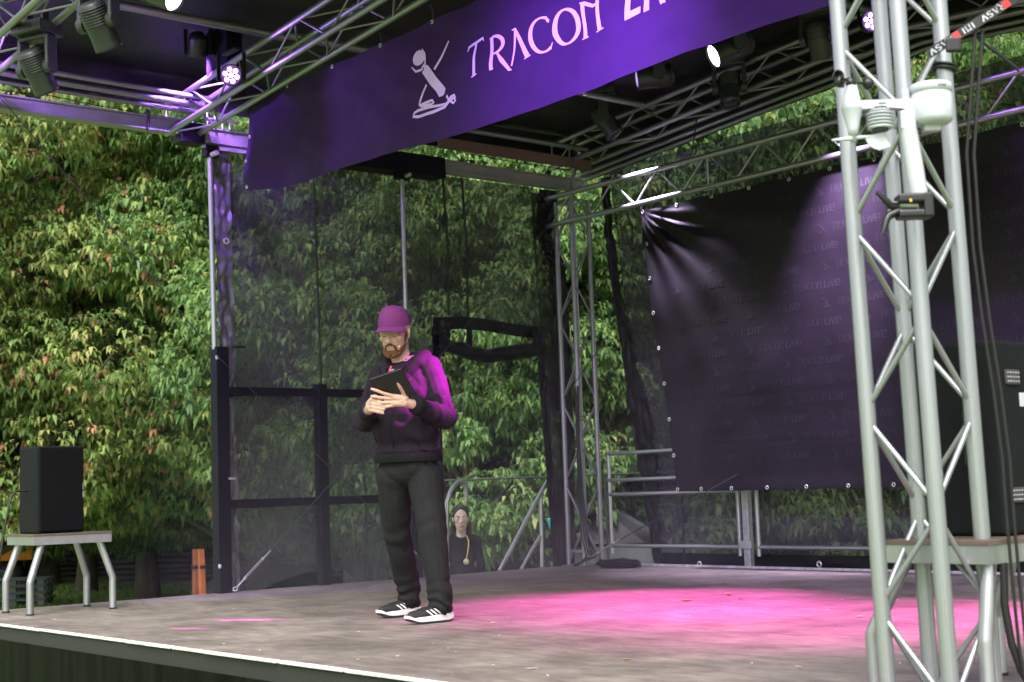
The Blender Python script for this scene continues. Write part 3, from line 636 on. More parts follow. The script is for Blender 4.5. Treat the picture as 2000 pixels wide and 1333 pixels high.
# ------------------------------------------------------------------ guard rails behind the backdrop, stage steps
gr = thing('guard_rail', 'silver tube guard rail panel left of the grey post behind the backdrop', 'guard rail', (-9.8, 9.93, 0), 'rear guard rails')
GY = 9.93
for z in (.82, .68, .18): rod('rail', (-10.62, GY, z), (-8.95, GY, z), .02, ALU, gr)
rod('rail', (-10.62, GY, 1.08), (-9.2, GY, 1.08), .02, ALU, gr)
rod('upright', (-8.94, GY, .1), (-8.94, GY, 1.08), .02, ALU, gr); rod('upright', (-10.62, GY, .1), (-10.62, GY, 1.08), .02, ALU, gr)
gp = thing('guard_post', 'flat grey steel post between the two rear guard rails', 'post', (-8.84, GY, 0)); MB().bbox((-8.84, GY, .55), (.07, .06, 1.1)).build('post', STEEL, gp); MB().bbox((-8.84, GY - .04, .2), (.14, .02, .07)).build('socket', STEEL, gp)
gr2 = thing('guard_rail', 'silver tube guard rail panel under the middle of the backdrop', 'guard rail', (-7, GY, 0), 'rear guard rails')
for z in (1.08, .18): rod('rail', (-8.72, GY, z), (-5.3, GY, z), .02, ALU, gr2)
rod('upright', (-8.72, GY, .1), (-8.72, GY, 1.08), .02, ALU, gr2); rod('upright', (-5.3, GY, .1), (-5.3, GY, 1.08), .02, ALU, gr2)
sp = thing('stage_steps', 'steps with curved silver handrails beyond the stage side doorway', 'steps', (-11.4, 9.0, GZ))
for i in range(4): MB().bbox((-11.07 - .24 * i, 8.95, -.21 * (i + 1) - .02), (.26, .9, .04)).build('tread', mat('black_tread', (.03, .03, .03), .8) if i == 0 else bpy.data.materials['black_tread'], sp)
for y in (8.5, 9.4): MB().prism([(-.02, -.05), (.02, -.05), (.02, .05), (-.02, .05)], (-10.96, y, -.1), (-11.95, y, GZ + .05)).build('stringer', BLKMET, sp)
def hrail(pts, name='handrail', r=.021): MB().tube([onx(a, b, -11.02) for a, b in pts], r, 10).build(name, ALU, sp)
hrail([(873, 1108), (873, 1040), (873, 982), (879, 962), (887, 949), (895, 942), (902, 941), (907, 945), (910, 955), (911, 980)])
hrail([(975, 1116), (1000, 1070), (1030, 1012), (1055, 965), (1068, 943), (1076, 937), (1084, 937), (1091, 942), (1096, 952), (1099, 972)])
hrail([(1056, 972), (1058, 1040), (1059, 1108)], 'handrail_post'); hrail([(1018, 1113), (1036, 1080), (1055, 1048)], 'handrail_brace', .018)
# ================================================================== stage lights
HOUS = mat('charcoal_lamp_housing', (.022, .026, .026), .45, 0, .2, 25)
LENS_OFF = mat('dark_lens', (.03, .03, .05), .08, 0, .1, 10, coat=.6)
LENS_ON = emit('lit_white_violet_lens', (.86, .72, 1.0), 9)
LENS_DIM = emit('dim_violet_lens', (.4, .3, .9), .5)
LED_ON = emit('lit_violet_led', (.50, .22, 1.0), 7)
def spot(name, p, aim, color, power, size, blend, parent, rad=.05):
    ld = bpy.data.lights.new(name, 'SPOT'); ld.energy = power; ld.color = color; ld.spot_size = R_(size); ld.spot_blend = blend; ld.shadow_soft_size = rad
    lo = bpy.data.objects.new(name, ld); col.objects.link(lo); lo.parent = parent
    lo.location = Vector(p) - org(parent); lo.rotation_euler = (Vector(p) - Vector(aim)).to_track_quat('Z', 'Y').to_euler(); return lo
def moving_head(label, pivot, aim, lens=None, light=None, s=1.0, base=True):
    """pivot: centre of the head; aim: direction it looks; light: (target, colour, watts, cone, blend)"""
    pv = Vector(pivot); aim = Vector(aim).normalized(); ha = Vector((aim.x, aim.y, 0)); ha = ha.normalized() if ha.length > .05 else Vector((1, 0, 0))
    sd_ = Vector((-ha.y, ha.x, 0)); rot = Matrix((sd_, -ha, Vector((0, 0, 1)))).transposed()
    t = thing('moving_head_light', label, 'stage light', pv + Vector((0, 0, .34 * s)), 'moving head stage lights')
    MB().bbox(pv + Vector((0, 0, .265 * s)), (.27 * s, .22 * s, .085 * s), rot, .012).build('base', HOUS, t)
    MB().box(pv + Vector((0, 0, .265 * s)) - ha * .1115 * s, (.11 * s, .003, .035 * s), rot).build('display', BLKPL, t)
    y_ = MB(); y_.bbox(pv + Vector((0, 0, .205 * s)), (.25 * s, .1 * s, .035 * s), rot, .01)
    for q in (-1, 1):
        y_.bbox(pv + sd_ * q * .122 * s + Vector((0, 0, .09 * s)), (.034 * s, .095 * s, .25 * s), rot, .014); y_.cyl(pv + sd_ * q * .095 * s, pv + sd_ * q * .143 * s, .05 * s, n=18)
    y_.build('yoke', HOUS, t)
    rb = MB(); rb.lathe([(.0, -.135 * s), (.06 * s, -.135 * s), (.078 * s, -.12 * s), (.088 * s, -.07 * s), (.088 * s, .02 * s), (.083 * s, .08 * s), (.086 * s, .15 * s), (.088 * s, .165 * s), (.08 * s, .168 * s), (.078 * s, .15 * s), (0, .149 * s)], pv, aim, 28)
    h = rb.build('lamp_head', HOUS, t)
    fn = MB()
    for k in range(7): fn.lathe([(.086 * s, -.105 * s + k * .017 * s), (.0925 * s, -.103 * s + k * .017 * s), (.0925 * s, -.098 * s + k * .017 * s), (.086 * s, -.096 * s + k * .017 * s)], pv, aim, 24)
    fn.build('cooling_fins', HOUS, h)
    MB().lathe([(0, .152 * s), (.077 * s, .152 * s), (.06 * s, .160 * s), (.03 * s, .165 * s), (0, .166 * s)], pv, aim, 24).build('lens', lens or LENS_OFF, h)
    for q in (-1, 1):
        c = pv + sd_ * q * .07 * s; MB().bbox(c + Vector((0, 0, .345 * s)), (.025, .06, .09), rot, .006).build('clamp', BLKPL, t)
    if light:
        tg, c, p, sz, bl_ = light; p0 = pv + aim * .2 * s; spot('lamp_beam', p0, tg if tg is not None else p0 + aim, c, p, sz, bl_, t)
    return t
def clipz(v): return Vector(v)
VIO = (.47, .16, 1.0); MAG = (1.0, .11, .62)
AW = Vector((-.77, .63, 0))
moving_head('dark grey unlit moving head, lower one at the left picture edge', ony(72, 135, 3.66), VR * .25 + AW * .5 + Vector((0, 0, -.8)), s=1.0)
moving_head('dark grey unlit moving head hanging second from the left picture edge', ony(192, 45, 3.66), VR * .25 + AW * .5 + Vector((0, 0, -.8)), s=1.0)
moving_head('moving head with glowing white lens cut by the top picture edge', ony(300, -22, 3.66), (.75, .42, -.46), LENS_ON, ((-4.6, 5.66, 3.1), VIO, 230, 50, 1.0), 1.0)
moving_head('small dark moving head with thin violet lens rim below the banner', ony(1283, 150, 8.5), -VR + Vector((.77, -.63, 0)) * .04 + Vector((0, 0, -.12)), LENS_DIM, None, 1.05)
moving_head('moving head with bright white lens hanging right of the banner edge', ony(1432, 92, 8.45), -VR * .85 + Vector((.77, -.63, 0)) * .2 + Vector((0, 0, -.42)), LENS_ON, ((-6.9, 6.65, 0), MAG, 1600, 42, 1.0), 1.15)
moving_head('black unlit moving head on the rear truss below the bright lens one', ony(1425, 172, 9.45), (.25, -.3, -.9), None, None, 1.05)
moving_head('black moving head hanging by the left end of the rear truss', ony(1182, 235, 9.3), (.4, .35, -.85), None, ((-9.3, 9.6, 2.75), (.82, .66, 1.0), 560, 56, 1.0), 1.05)
moving_head('moving head above the frame aimed at the man on stage', (-5.05, 6.85, 3.95), Vector((-7.05, 5.0, 1.35)) - Vector((-5.05, 6.85, 3.95)), LENS_ON, ((-7.07, 5.24, 1.40), (1.0, .03, .85), 6200, 8.4, 1.0))
moving_head('moving head behind the banner end washing the backdrop', (-6.95, 8.9, 4.16), Vector((-7.2, 9.57, 2.4)) - Vector((-6.95, 8.9, 4.16)), LENS_ON, ((-7.3, 9.57, 2.7), (.78, .56, 1.0), 1000, 46, 1.0))
moving_head('moving head above the right side aimed at the stage floor', (-4.2, 8.4, 3.95), Vector((-4.9, 6.4, 0)) - Vector((-4.2, 8.4, 3.95)), LENS_ON, ((-5.0, 6.5, 0), MAG, 1500, 44, 1.0))
moving_head('moving head above the right front aimed at the banner lettering', (-5.6, 3.62, 3.55), (-.2, .9, -.1), LENS_ON, ((-6.1, 5.66, 3.05), VIO, 340, 72, 1.0))

def led_par(label, c, aim, cone=172, power=30):
    c = Vector(c); aim = Vector(aim).normalized(); t = thing('led_par_light', label, 'stage light', c + Vector((0, 0, .2)), 'led par stage lights')
    sd_ = aim.cross(Vector((0, 0, 1))).normalized(); up_ = sd_.cross(aim)
    MB().lathe([(0, -.14), (.05, -.14), (.075, -.10), (.078, .0), (.082, .03), (.077, .032), (.074, .01), (0, .01)], c, aim, 24).build('can', BLKPL, t)
    k = 0
    for r, n in ((0, 1), (.045, 6)):
        for i in range(n):
            a = 2 * math.pi * i / n + .3; p = c + aim * .015 + sd_ * r * math.cos(a) + up_ * r * math.sin(a)
            MB().lathe([(0.018, 0), (.017, .006), (.01, .012), (0, .014)], p, aim, 12).build('led_lens', LED_ON, t)
    y_ = MB(); rot = Matrix((sd_, aim, up_)).transposed()
    for q in (-1, 1): y_.bbox(c + sd_ * q * .095 + Vector((0, 0, .07)), (.012, .03, .22), None, .004)
    y_.bbox(c + Vector((0, 0, .185)), (.2, .05, .02), None, .005); y_.build('bracket', BLKPL, t)
    ld = bpy.data.lights.new('led_glow', 'SPOT'); ld.energy = power; ld.color = (.42, .16, 1.0); ld.shadow_soft_size = .07; ld.spot_size = R_(cone); ld.spot_blend = .3
    lo = bpy.data.objects.new('led_glow', ld); col.objects.link(lo); lo.parent = t; lo.location = c + aim * .06 - org(t); lo.rotation_euler = (-aim).to_track_quat('Z', 'Y').to_euler()
    return t
lp = led_par('lit violet led lamp with seven bright dots by the left truss end', ony(452, 148, 5.2), (.80, -.60, -.15), power=12)
bx = MB().bbox(ony(438, 105, 5.45), (.26, .16, .36), Matrix.Rotation(R_(10), 3, 'Z'), .01).build('distribution_box', BLKMET, origin=ony(438, 105, 5.45)); tag(bx, 'black power box hanging behind the violet led lamp', 'box')
led_par('lit violet led lamp seen behind the near tower', ony(1702, 42, 8.9), (.75, -.6, -.2), power=40)
led_par('added violet led lamp lighting the left beam and vinyl edge', (-10.12, 5.25, 4.27), (-.6, .35, -.72), cone=92, power=240)  # added lamp, only there to throw violet on the side beam and vinyl edge
led_par('lit violet led lamp beyond the left picture edge', (-10.15, 3.1, 4.05), (-.6, .75, -.15), cone=120, power=110)

# ================================================================== speakers and their tables
def knee_table(label, x0, x1, y0, y1, top, splay, group):
    t = thing('stage_riser', label, 'riser table', ((x0 + x1) / 2, (y0 + y1) / 2, 0), group)
    cx, cy = (x0 + x1) / 2, (y0 + y1) / 2
    MB().bbox((cx, cy, top - .008), (x1 - x0 + .01, y1 - y0 + .01, .016), bev=.002).build('plywood_top', WOODEDGE, t)
    MB().box((cx, cy, top - .046), (x1 - x0, y1 - y0, .06)).build('apron', ALU, t)
    for ix, x in enumerate((x0 + .05, x1 - .05)):
        for iy, y in enumerate((y0 + .07, y1 - .07)):
            sx, sy = (-1, splay[2])[ix] * splay[0], (-1, 1)[iy] * splay[1]; k = Vector((x + sx, y + sy, top * .40))
            l_ = MB(); l_.tube([(x, y, top - .07), k + Vector((-sx * .02, -sy * .02, .01)), k, k - Vector((0, 0, .03))], .025, 14, False); l_.cyl(k, (k.x, k.y, .004), .025, n=14)
            lo = l_.build('leg', ALU, t); MB().cyl((k.x, k.y, 0), (k.x, k.y, .012), .027, n=14).build('foot', RUBBER, lo)
    return t
knee_table('low silver riser with splayed legs under the small black speaker', -10.62, -10.10, 3.93, 4.50, .56, (.02, .09, 1), 'speaker risers')
knee_table('low silver riser with thick bent legs behind the near tower', -3.10, -2.68, 4.15, 4.95, .54, (.12, .05, 0), 'speaker risers')
def speaker(label, c, size, rz, taper=.72):
    t = thing('loudspeaker', label, 'loudspeaker', c); w_, d_, h_ = size; c = Vector(c); rot = Matrix.Rotation(rz, 3, 'Z')
    # plan: front wide, back narrower
    pl_ = [(-w_ / 2, -d_ / 2), (w_ / 2, -d_ / 2), (w_ / 2 * taper, d_ / 2), (-w_ / 2 * taper, d_ / 2)]
    bm = bmesh.new(); lo = [bm.verts.new((*p, .0)) for p in pl_]; hi = [bm.verts.new((*p, h_)) for p in pl_]
    bm.faces.new(lo[::-1]); bm.faces.new(hi)
    for i in range(4): bm.faces.new((lo[i], lo[(i + 1) % 4], hi[(i + 1) % 4], hi[i]))
    bmesh.ops.bevel(bm, geom=bm.edges[:], offset=.014, segments=3, affect='EDGES', profile=.5); bm.verts.index_update()
    b = MB(); b.add([c + rot @ v.co + Vector((0, 0, .002)) for v in bm.verts], [[v.index for v in f.verts] for f in bm.faces]); bm.free()
    b.build('cabinet', CAB, t)
    return t, rot
CAB = mat('textured_black_cabinet', (.008, .009, .0095), .7, 0, .2, 30, .5, 300, spec=.1)
GRILLE = mat('black_grille', (.002, .0018, .003), .8, 0, .3, 120, .6, 160, spec=.15)
c_ = Vector((-10.38, 4.15, .56)); t, rot = speaker('small black loudspeaker standing on the left riser', c_, (.36, .36, .62), R_(95), .8)
gm = MB(); gm.bbox(c_ + rot @ Vector((0, -.186, .312)), (.335, .012, .595), rot, .006)
gm.build('grille', GRILLE, t)
for z in (.2, .26): MB().box(c_ + rot @ Vector((.163, -.194, .3 + z - .23)), (.006, .003, .045), rot).build('badge', STEEL, t)
cbl = MB().tube([c_ + rot @ Vector((-.16, .02, .31)), c_ + rot @ Vector((-.24, .02, .31)), c_ + rot @ Vector((-.29, .0, .27)), c_ + rot @ Vector((-.33, 0, .1)), c_ + rot @ Vector((-.4, 0, -.3)), c_ + rot @ Vector((-.45, 0, -.52))], .008, 8)
tag(cbl.build('speaker_cable', RUBBER), 'black cable drooping from the left side of the small loudspeaker', 'cable')
# large cabinet on the right riser, seen from its back corner
c_ = Vector((-2.935, 4.66, .54)); t, rot = speaker('large black loudspeaker cabinet seen behind the near tower', c_, (.31, .50, .665), 0, .86)
PATCH = mat('ribbed_metal_patch', (.06, .055, .055), .45, .4, .2, 60)
MB().bbox(ony(1890, 855, 4.408), (.03, .012, .19), None, .004).build('side_handle', BLKPL, t)
pz = R_(85)
for px, py in ((1976, 737), (1988, 967)):
    p = onx(px, py, -2.782); pb_ = MB().bbox(p, (.012, .085, .052), None, .004).build('corner_plate', PATCH, t)
    for i in range(5):
        for k in range(3): MB().ell(p + Vector((.007, -.032 + .016 * i, -.015 + .015 * k)), (.003, .004, .003), None, 6, 4).build('stud', STEEL, pb_)
MB().bbox(onx(1998, 781, -2.786), (.004, .045, .048), None, .001).build('paper_label', WHITEPL, t)
cr_ = thing('power_cables', 'two black cables hanging past the large loudspeaker at right', 'cables', (-2.6, 4.2, 0))
for dx in (0, 14):
    MB().tube([atd(a + dx, b, 4.68) for a, b in ((1905, 60), (1888, 300), (1900, 480), (1918, 620), (1940, 760), (1958, 900), (1966, 1010), (1976, 1120), (1990, 1260), (2012, 1390))], .0055, 6).build('cable', RUBBER, cr_)
MB().tube([atd(a, b, 4.7) for a, b in ((1960, 1100), (1962, 1180), (1975, 1255), (1995, 1310), (2030, 1370))], .013, 8).build('cable', RUBBER, cr_)

# strap with woven lettering round the near tower
SC = thing('webbing_strap', 'black webbing strap with white letters tied round the near tower', 'strap', atd(1850, 100, 4.78))
def sp_(u, v):                                       # u along from lower left, v across
    a = Vector(atd(1813, 107, 4.72)); b = Vector(atd(2010, -22, 4.60)); d = (b - a); n = Vector((0, 0, 1)) - d.normalized() * d.normalized().z; n.normalize()
    return a + d * u + n * (v - .5) * .032 + Vector((.77, -.63, 0)) * (.006 * math.sin(u * 7))
MB().grid(sp_, 20, 2).build('band', mat('black_webbing', (.012, .012, .013), .7, 0, .3, 80), SC)
def sfn(a, b): return sp_(1 - a, 1 - b) + Vector((.77, -.63, 0)) * .004
x = .02
for k in range(2):
    for ch in 'INI': wt = MB(); text_mesh(wt, ch, x, .18, 1, lambda a, b, x=x: sfn(x + (a - x) * .08, .18 + (b - .18) * .64)); wt.build('woven_letter', WHITEPL, SC); x += .08 * (GL[ch][0] + .1)
    x += .09
    for ch in 'RASV': wt = MB(); text_mesh(wt, ch, x, .18, 1, lambda a, b, x=x: sfn(x + (a - x) * .08, .18 + (b - .18) * .64)); wt.build('woven_letter', WHITEPL, SC); x += .08 * (GL[ch][0] + .08)
    x += .07
RED = mat('red_woven_mark', (.55, .02, .02), .6)
for u in (.20, .70):
    MB().add([sfn(u - .005, .1), sfn(u + .055, .1), sfn(u + .055, .9), sfn(u - .005, .9)], [(0, 1, 2, 3)]).build('red_mark', RED, SC)
for px, dz in ((1852, 118), (1860, 126)):
    ring(lean(2.135 - (dz - 118) * .0016) + Vector((.12, .12, 0)), (.15, .1, 1), .036, .009).build('knot_loop', RUBBER, SC)
MB().bbox(atd(1862, 88, 4.66), (.05, .02, .05), Matrix.Rotation(R_(50), 3, 'Z'), .008).build('ratchet', BLKPL, SC)
MB().tube([atd(1910, 70, 4.7), atd(1925, 88, 4.7), atd(1950, 105, 4.7), atd(1990, 138, 4.72)], .006, 6).build('loose_end', RUBBER, SC)

# fallen leaves and litter on the deck
LEAFD = mat('dry_fallen_leaf', (.42, .24, .09), .8, 0, .4, 30); LEAFY = mat('yellow_green_leaf', (.34, .36, .07), .8, 0, .3, 30); CHIP = mat('pale_litter', (.55, .5, .42), .8, 0, .3, 20)
random.seed(11)
spots = [(1412, 1141, .09, 'dry curled leaf upstage below the backdrop centre'), (1423, 1162, .10, 'broad dry leaf nearest the pink light centre'), (1445, 1170, .06, 'narrow dry leaf just right of the broad one'), (1250, 1139, .05, 'small dry leaf below the slim tower'), (1435, 1127, .05, 'tiny leaf close to the backdrop'),
         (1491, 1136, .04, 'small pale leaf right of the backdrop post'), (1224, 1290, .05, 'orange brown leaf alone on the front floor'), (1038, 1308, .06, 'pale paper scrap on the front floor'), (963, 1218, .05, 'small scrap just right of the shoes'), (735, 1146, .08, 'flat pale leaf left of the trousers'),
         (728, 1150, .10, 'larger pale leaf left of the legs'), (278, 1180, .07, 'yellow green leaf near the left riser'), (487, 1197, .06, 'brown leaf left of the shoes'), (1340, 1175, .12, 'long thin straw in the pink light'), (1330, 1117, .05, 'dark small leaf near the coil of cable'), (1680, 1205, .05, 'pale leaf left of the near tower'), (700, 1236, .04, 'dark twig scrap in front of the shoes'), (1560, 1305, .05, 'pale scrap at the lower right floor')]
for px, py, s, lab in spots:
    p = onz(px, py, .0); a = random.uniform(0, 6.28); ln, wd = s, s * random.uniform(.3, .5)
    def lf(u, v, a=a, ln=ln, wd=wd, p=p):
        x = (u - .5) * ln; w2 = wd * math.sin(math.pi * min(.98, max(.02, u))) * (v - .5); return p + Vector((x * math.cos(a) - w2 * math.sin(a), x * math.sin(a) + w2 * math.cos(a), .003 + .35 * abs(w2) + .08 * ln * (2 * u - 1) ** 2))
    m_l = LEAFY if 'yellow' in lab else (CHIP if 'scrap' in lab or 'pale' in lab else LEAFD)
    o = MB().grid(lf, 6, 4).build('fallen_leaf' if 'scrap' not in lab and 'straw' not in lab else 'floor_scrap', m_l, origin=p); tag(o, lab, 'leaf' if 'leaf' in lab else 'litter', 'litter on the stage floor')
chips = MB()
for i in range(150):
    x = random.uniform(-10.8, -2.5); y = random.uniform(3.6, 9.7); s = random.uniform(.002, .007); a = random.uniform(0, 3); chips.box((x, y, .001 + s * .15), (s * 2.2, s, s * .3), Matrix.Rotation(a, 3, 'Z'))
tag(chips.build('floor_debris', CHIP), 'tiny pale specks scattered over the stage floor', 'debris', kind='stuff')
# ================================================================== trees and what stands behind the stage
def leaf_material(name, tr=.48):
    m = bpy.data.materials.new(name); m.use_nodes = True; n = m.node_tree.nodes; l = m.node_tree.links
    b = n['Principled BSDF']; b.inputs['Roughness'].default_value = .5; at = n.new('ShaderNodeAttribute'); at.attribute_name = 'tint'
    no = n.new('ShaderNodeTexNoise'); no.inputs['Scale'].default_value = .5; tc = n.new('ShaderNodeTexCoord'); l.new(tc.outputs['Object'], no.inputs['Vector'])
    hs_ = n.new('ShaderNodeHueSaturation'); mr = n.new('ShaderNodeMapRange'); mr.inputs['To Min'].default_value = .95; mr.inputs['To Max'].default_value = 1.5; l.new(no.outputs[0], mr.inputs[0]); l.new(mr.outputs[0], hs_.inputs['Value']); l.new(at.outputs['Color'], hs_.inputs['Color'])
    l.new(hs_.outputs[0], b.inputs['Base Color']); tl = n.new('ShaderNodeBsdfTranslucent'); l.new(hs_.outputs[0], tl.inputs[0]); mx = n.new('ShaderNodeMixShader'); mx.inputs[0].default_value = tr
    l.new(b.outputs[0], mx.inputs[1]); l.new(tl.outputs[0], mx.inputs[2]); l.new(mx.outputs[0], n['Material Output'].inputs[0]); return m
LEAF = leaf_material('tree_leaf')
BARK = mat('dark_tree_bark', (.10, .08, .065), .9, 0, .4, 12, .9, 25, stretch=(1, 1, .3))
PAL = {'green': [((.125, .22, .07), .5), ((.18, .275, .085), .3), ((.10, .18, .075), .15), ((.25, .27, .09), .05)],
       'autumn': [((.15, .235, .07), .42), ((.23, .29, .085), .32), ((.31, .31, .11), .16), ((.40, .20, .12), .05), ((.11, .18, .06), .05)],
       'dark': [((.09, .16, .06), .6), ((.12, .20, .065), .3), ((.16, .2, .05), .1)]}
def leaf_mesh(name, pos, out, seed, nleaf, ln, pal, droop=1.0):
    """whorls of drooping leaves at each twig tip"""
    rng = np.random.default_rng(seed); N = len(pos); k = nleaf
    P = np.repeat(pos, k, 0); n = N * k
    az = (np.tile(np.arange(k) * 2 * np.pi / k, N) + np.repeat(rng.uniform(0, 6.28, N), k) + rng.normal(0, .35, n))
    d = np.stack([np.cos(az), np.sin(az), np.zeros(n)], 1) * .75 + np.repeat(out, k, 0) * .45 + np.stack([np.zeros(n), np.zeros(n), rng.normal(.05, .25, n)], 1)
    d /= np.linalg.norm(d, axis=1)[:, None]
    L = ln * rng.uniform(.45, 1.35, n)[:, None]; side = np.cross(d, np.array([0, 0, 1.0])) + rng.normal(0, .25, (n, 3)); side /= np.linalg.norm(side, axis=1)[:, None]
    base = P + rng.normal(0, .025, (n, 3)); mid = base + d * L * .48 + np.array([0, 0, -.10]) * L; tip = base + d * L * .80 + np.array([0, 0, -1.0]) * L * (.75 * droop * rng.uniform(.5, 1.3, n)[:, None])
    w_ = L * rng.uniform(.15, .22, n)[:, None]
    V = np.stack([base, mid + side * w_, tip, mid - side * w_], 1).reshape(-1, 3)
    F = np.stack([np.arange(n) * 4 + o for o in (0, 1, 3, 1, 2, 3)], 1).reshape(-1)
    me = bpy.data.meshes.new(name); me.vertices.add(n * 4); me.vertices.foreach_set('co', V.astype(np.float32).ravel())
    me.loops.add(n * 6); me.loops.foreach_set('vertex_index', F.astype(np.int32)); me.polygons.add(n * 2); me.polygons.foreach_set('loop_start', np.arange(n * 2, dtype=np.int32) * 3); me.polygons.foreach_set('loop_total', np.full(n * 2, 3, np.int32))
    me.update(); cols = np.array([c for c, _ in PAL[pal]]); pr_ = np.array([p for _, p in PAL[pal]]); pr_ = pr_ / pr_.sum()
    ci = np.repeat(rng.choice(len(cols), N, p=pr_), k); C_ = cols[ci] * rng.uniform(.75, 1.25, (n, 1)); C4 = np.concatenate([C_, np.ones((n, 1))], 1)
    at = me.color_attributes.new('tint', 'FLOAT_COLOR', 'POINT'); at.data.foreach_set('color', np.repeat(C4, 4, 0).astype(np.float32).ravel())
    me.materials.append(LEAF); return me
def crown_points(seed, h0, h1, rad, nclump, nsp, shape=1.0):
    rng = np.random.default_rng(seed); pts, outs, cl = [], [], []
    for i in range(nclump):
        t = (i + rng.uniform(0, 1)) / nclump; z = h0 + (h1 - h0) * t; R = rad * (math.sin(math.pi * (.14 + .80 * t)) ** .7) * shape
        a = i * 2.399 + rng.normal(0, .4); r = R * math.sqrt(rng.uniform(.18, 1.0)); c = np.array([r * math.cos(a), r * math.sin(a), z]); s = rng.uniform(.45, .85) * rad / 3.6
        cl.append((c, s)); k = int(nsp * rng.uniform(.6, 1.4) * (s / (.65 * rad / 3.6)) ** 2); q = rng.normal(0, 1, (k, 3)); q /= np.linalg.norm(q, axis=1)[:, None]; q *= rng.uniform(.45, 1.0, (k, 1)) ** .6
        p = c + q * np.array([s * 1.15, s * 1.15, s * .72]); pts.append(p); o = q * .7 + np.array([math.cos(a), math.sin(a), .1]) * .6; outs.append(o / np.linalg.norm(o, axis=1)[:, None])
    return np.concatenate(pts), np.concatenate(outs), cl
def trunk_mesh(seed, h, r0, clumps, fork=.35):
    rng = random.Random(seed); b = MB(); top = h * .9; pts, rs = [], []
    for i in range(11):
        t = i / 10; pts.append((.16 * math.sin(t * 3 + seed) * t * 2, .14 * math.cos(t * 2.3 + seed) * t * 2, top * t - .1)); rs.append(r0 * (1.35 if i == 0 else 1) * (1 - .86 * t))
    b.tube(pts, rs, 12)
    for c, s in clumps:
        zc = c[2]; zb = max(.9, zc - .5 * math.hypot(c[0], c[1]) - .4); t = min(.98, max(0, zb / top)); i = min(9, int(t * 10)); a = Vector(pts[i]).lerp(Vector(pts[i + 1]), t * 10 - i); e_ = Vector(c.tolist())
        m1 = a.lerp(e_, .45) + Vector((rng.uniform(-.2, .2), rng.uniform(-.2, .2), rng.uniform(.05, .3))); rr = r0 * (1 - .86 * t) * .42
        b.tube([a, a.lerp(m1, .5), m1, m1.lerp(e_, .6), e_], [rr, rr * .85, rr * .65, rr * .42, rr * .2], 6)
    return b.mesh('trunk', BARK)
_var = {}
def tree(label, px, d, var, rz, s=1.0, group='trees behind the stage', sh=None):
    seed, h0, h1, rad, ncl, nsp, ln, pal, r0 = VARS[var]
    if var not in _var:
        p, o, cl = crown_points(seed, h0, h1, rad, ncl, nsp); _var[var] = (trunk_mesh(seed, h1, r0, cl), leaf_mesh('crown', p, o, seed + 9, 7, ln, pal))
    t = thing('broadleaf_tree', label, 'tree', ground_at(px, d), group); t.rotation_euler = (0, 0, rz); t.scale = (s, s, s * (sh or 1))
    for nm, me in zip(('trunk', 'crown'), _var[var]):
        ob = bpy.data.objects.new(nm, me); col.objects.link(ob); ob.parent = t
    return t
VARS = {0: (3, 1.5, 11.5, 4.2, 250, 160, .145, 'autumn', .20), 1: (17, 1.3, 11.0, 3.9, 240, 160, .14, 'green', .19), 2: (29, .9, 8.5, 3.1, 165, 150, .14, 'green', .15), 3: (41, .6, 12.0, 4.4, 150, 125, .20, 'dark', .22), 4: (53, 2.3, 10.0, 3.4, 190, 140, .145, 'green', .15)}
tree('tall tree with yellowing leaves nearest the left picture edge', -60, 24, 0, .4)
tree('tall tree with thick dark trunk right of the small loudspeaker', 287, 28, 1, 1.2, 1.05)
tree('slender tree with dark narrow trunk left of the thick-trunked one', 168, 31, 0, 2.5, .95)
tree('yellow green tree just behind the small loudspeaker', 95, 34, 0, 5.1, 1.1)
tree('green tree overlapping the black left post', 405, 30, 1, 3.0, 1.05)
tree('leafy tree filling the mesh just right of the black left post', 500, 25.5, 0, 4.0, .95)
tree('tree behind the mesh right of the middle frame post', 690, 24, 1, 2.2)
tree('tree behind the silver pole and the man', 850, 26, 3, .5, .9)
tree('bushy bright green tree seen through the open doorway', 925, 21, 2, 1.0, .86)
tree('tree whose dark trunk shows inside the slim rear tower', 1147, 22.5, 4, 3.3, 1.0)
tree('tree behind the left end of the backdrop truss', 1310, 25, 4, 5.2, 1.1)
tree('tree above the middle of the backdrop', 1500, 23, 3, 2.0, .9)
tree('tree behind the near tower over the backdrop', 1720, 24, 0, .2, 1.0)
tree('tree at the right picture edge over the backdrop', 1960, 22, 1, 3.9, .95)
for i, (px, d, v, s, lab) in enumerate(((60, 40, 3, 1.1, 'far tree between the two left trunks'), (390, 41, 3, 1.05, 'far tree behind the black left post'), (600, 39, 3, 1.1, 'far tree behind the guard frame'), (790, 42, 1, 1.2, 'far tree behind the man'), (1050, 38, 3, 1.1, 'far tree behind the doorway rail'), (1230, 40, 3, 1.2, 'far tree behind the parked cars'), (1420, 38, 3, 1.15, 'far tree behind the guard post'), (1620, 40, 1, 1.2, 'far tree left of the near tower'), (1880, 38, 3, 1.2, 'far tree right of the near tower'), (-150, 36, 3, 1.1, 'far tree beyond the left picture edge'))):
    tree(lab + ' in the back row', px, d, v, i * 1.3, s, 'far row of trees')
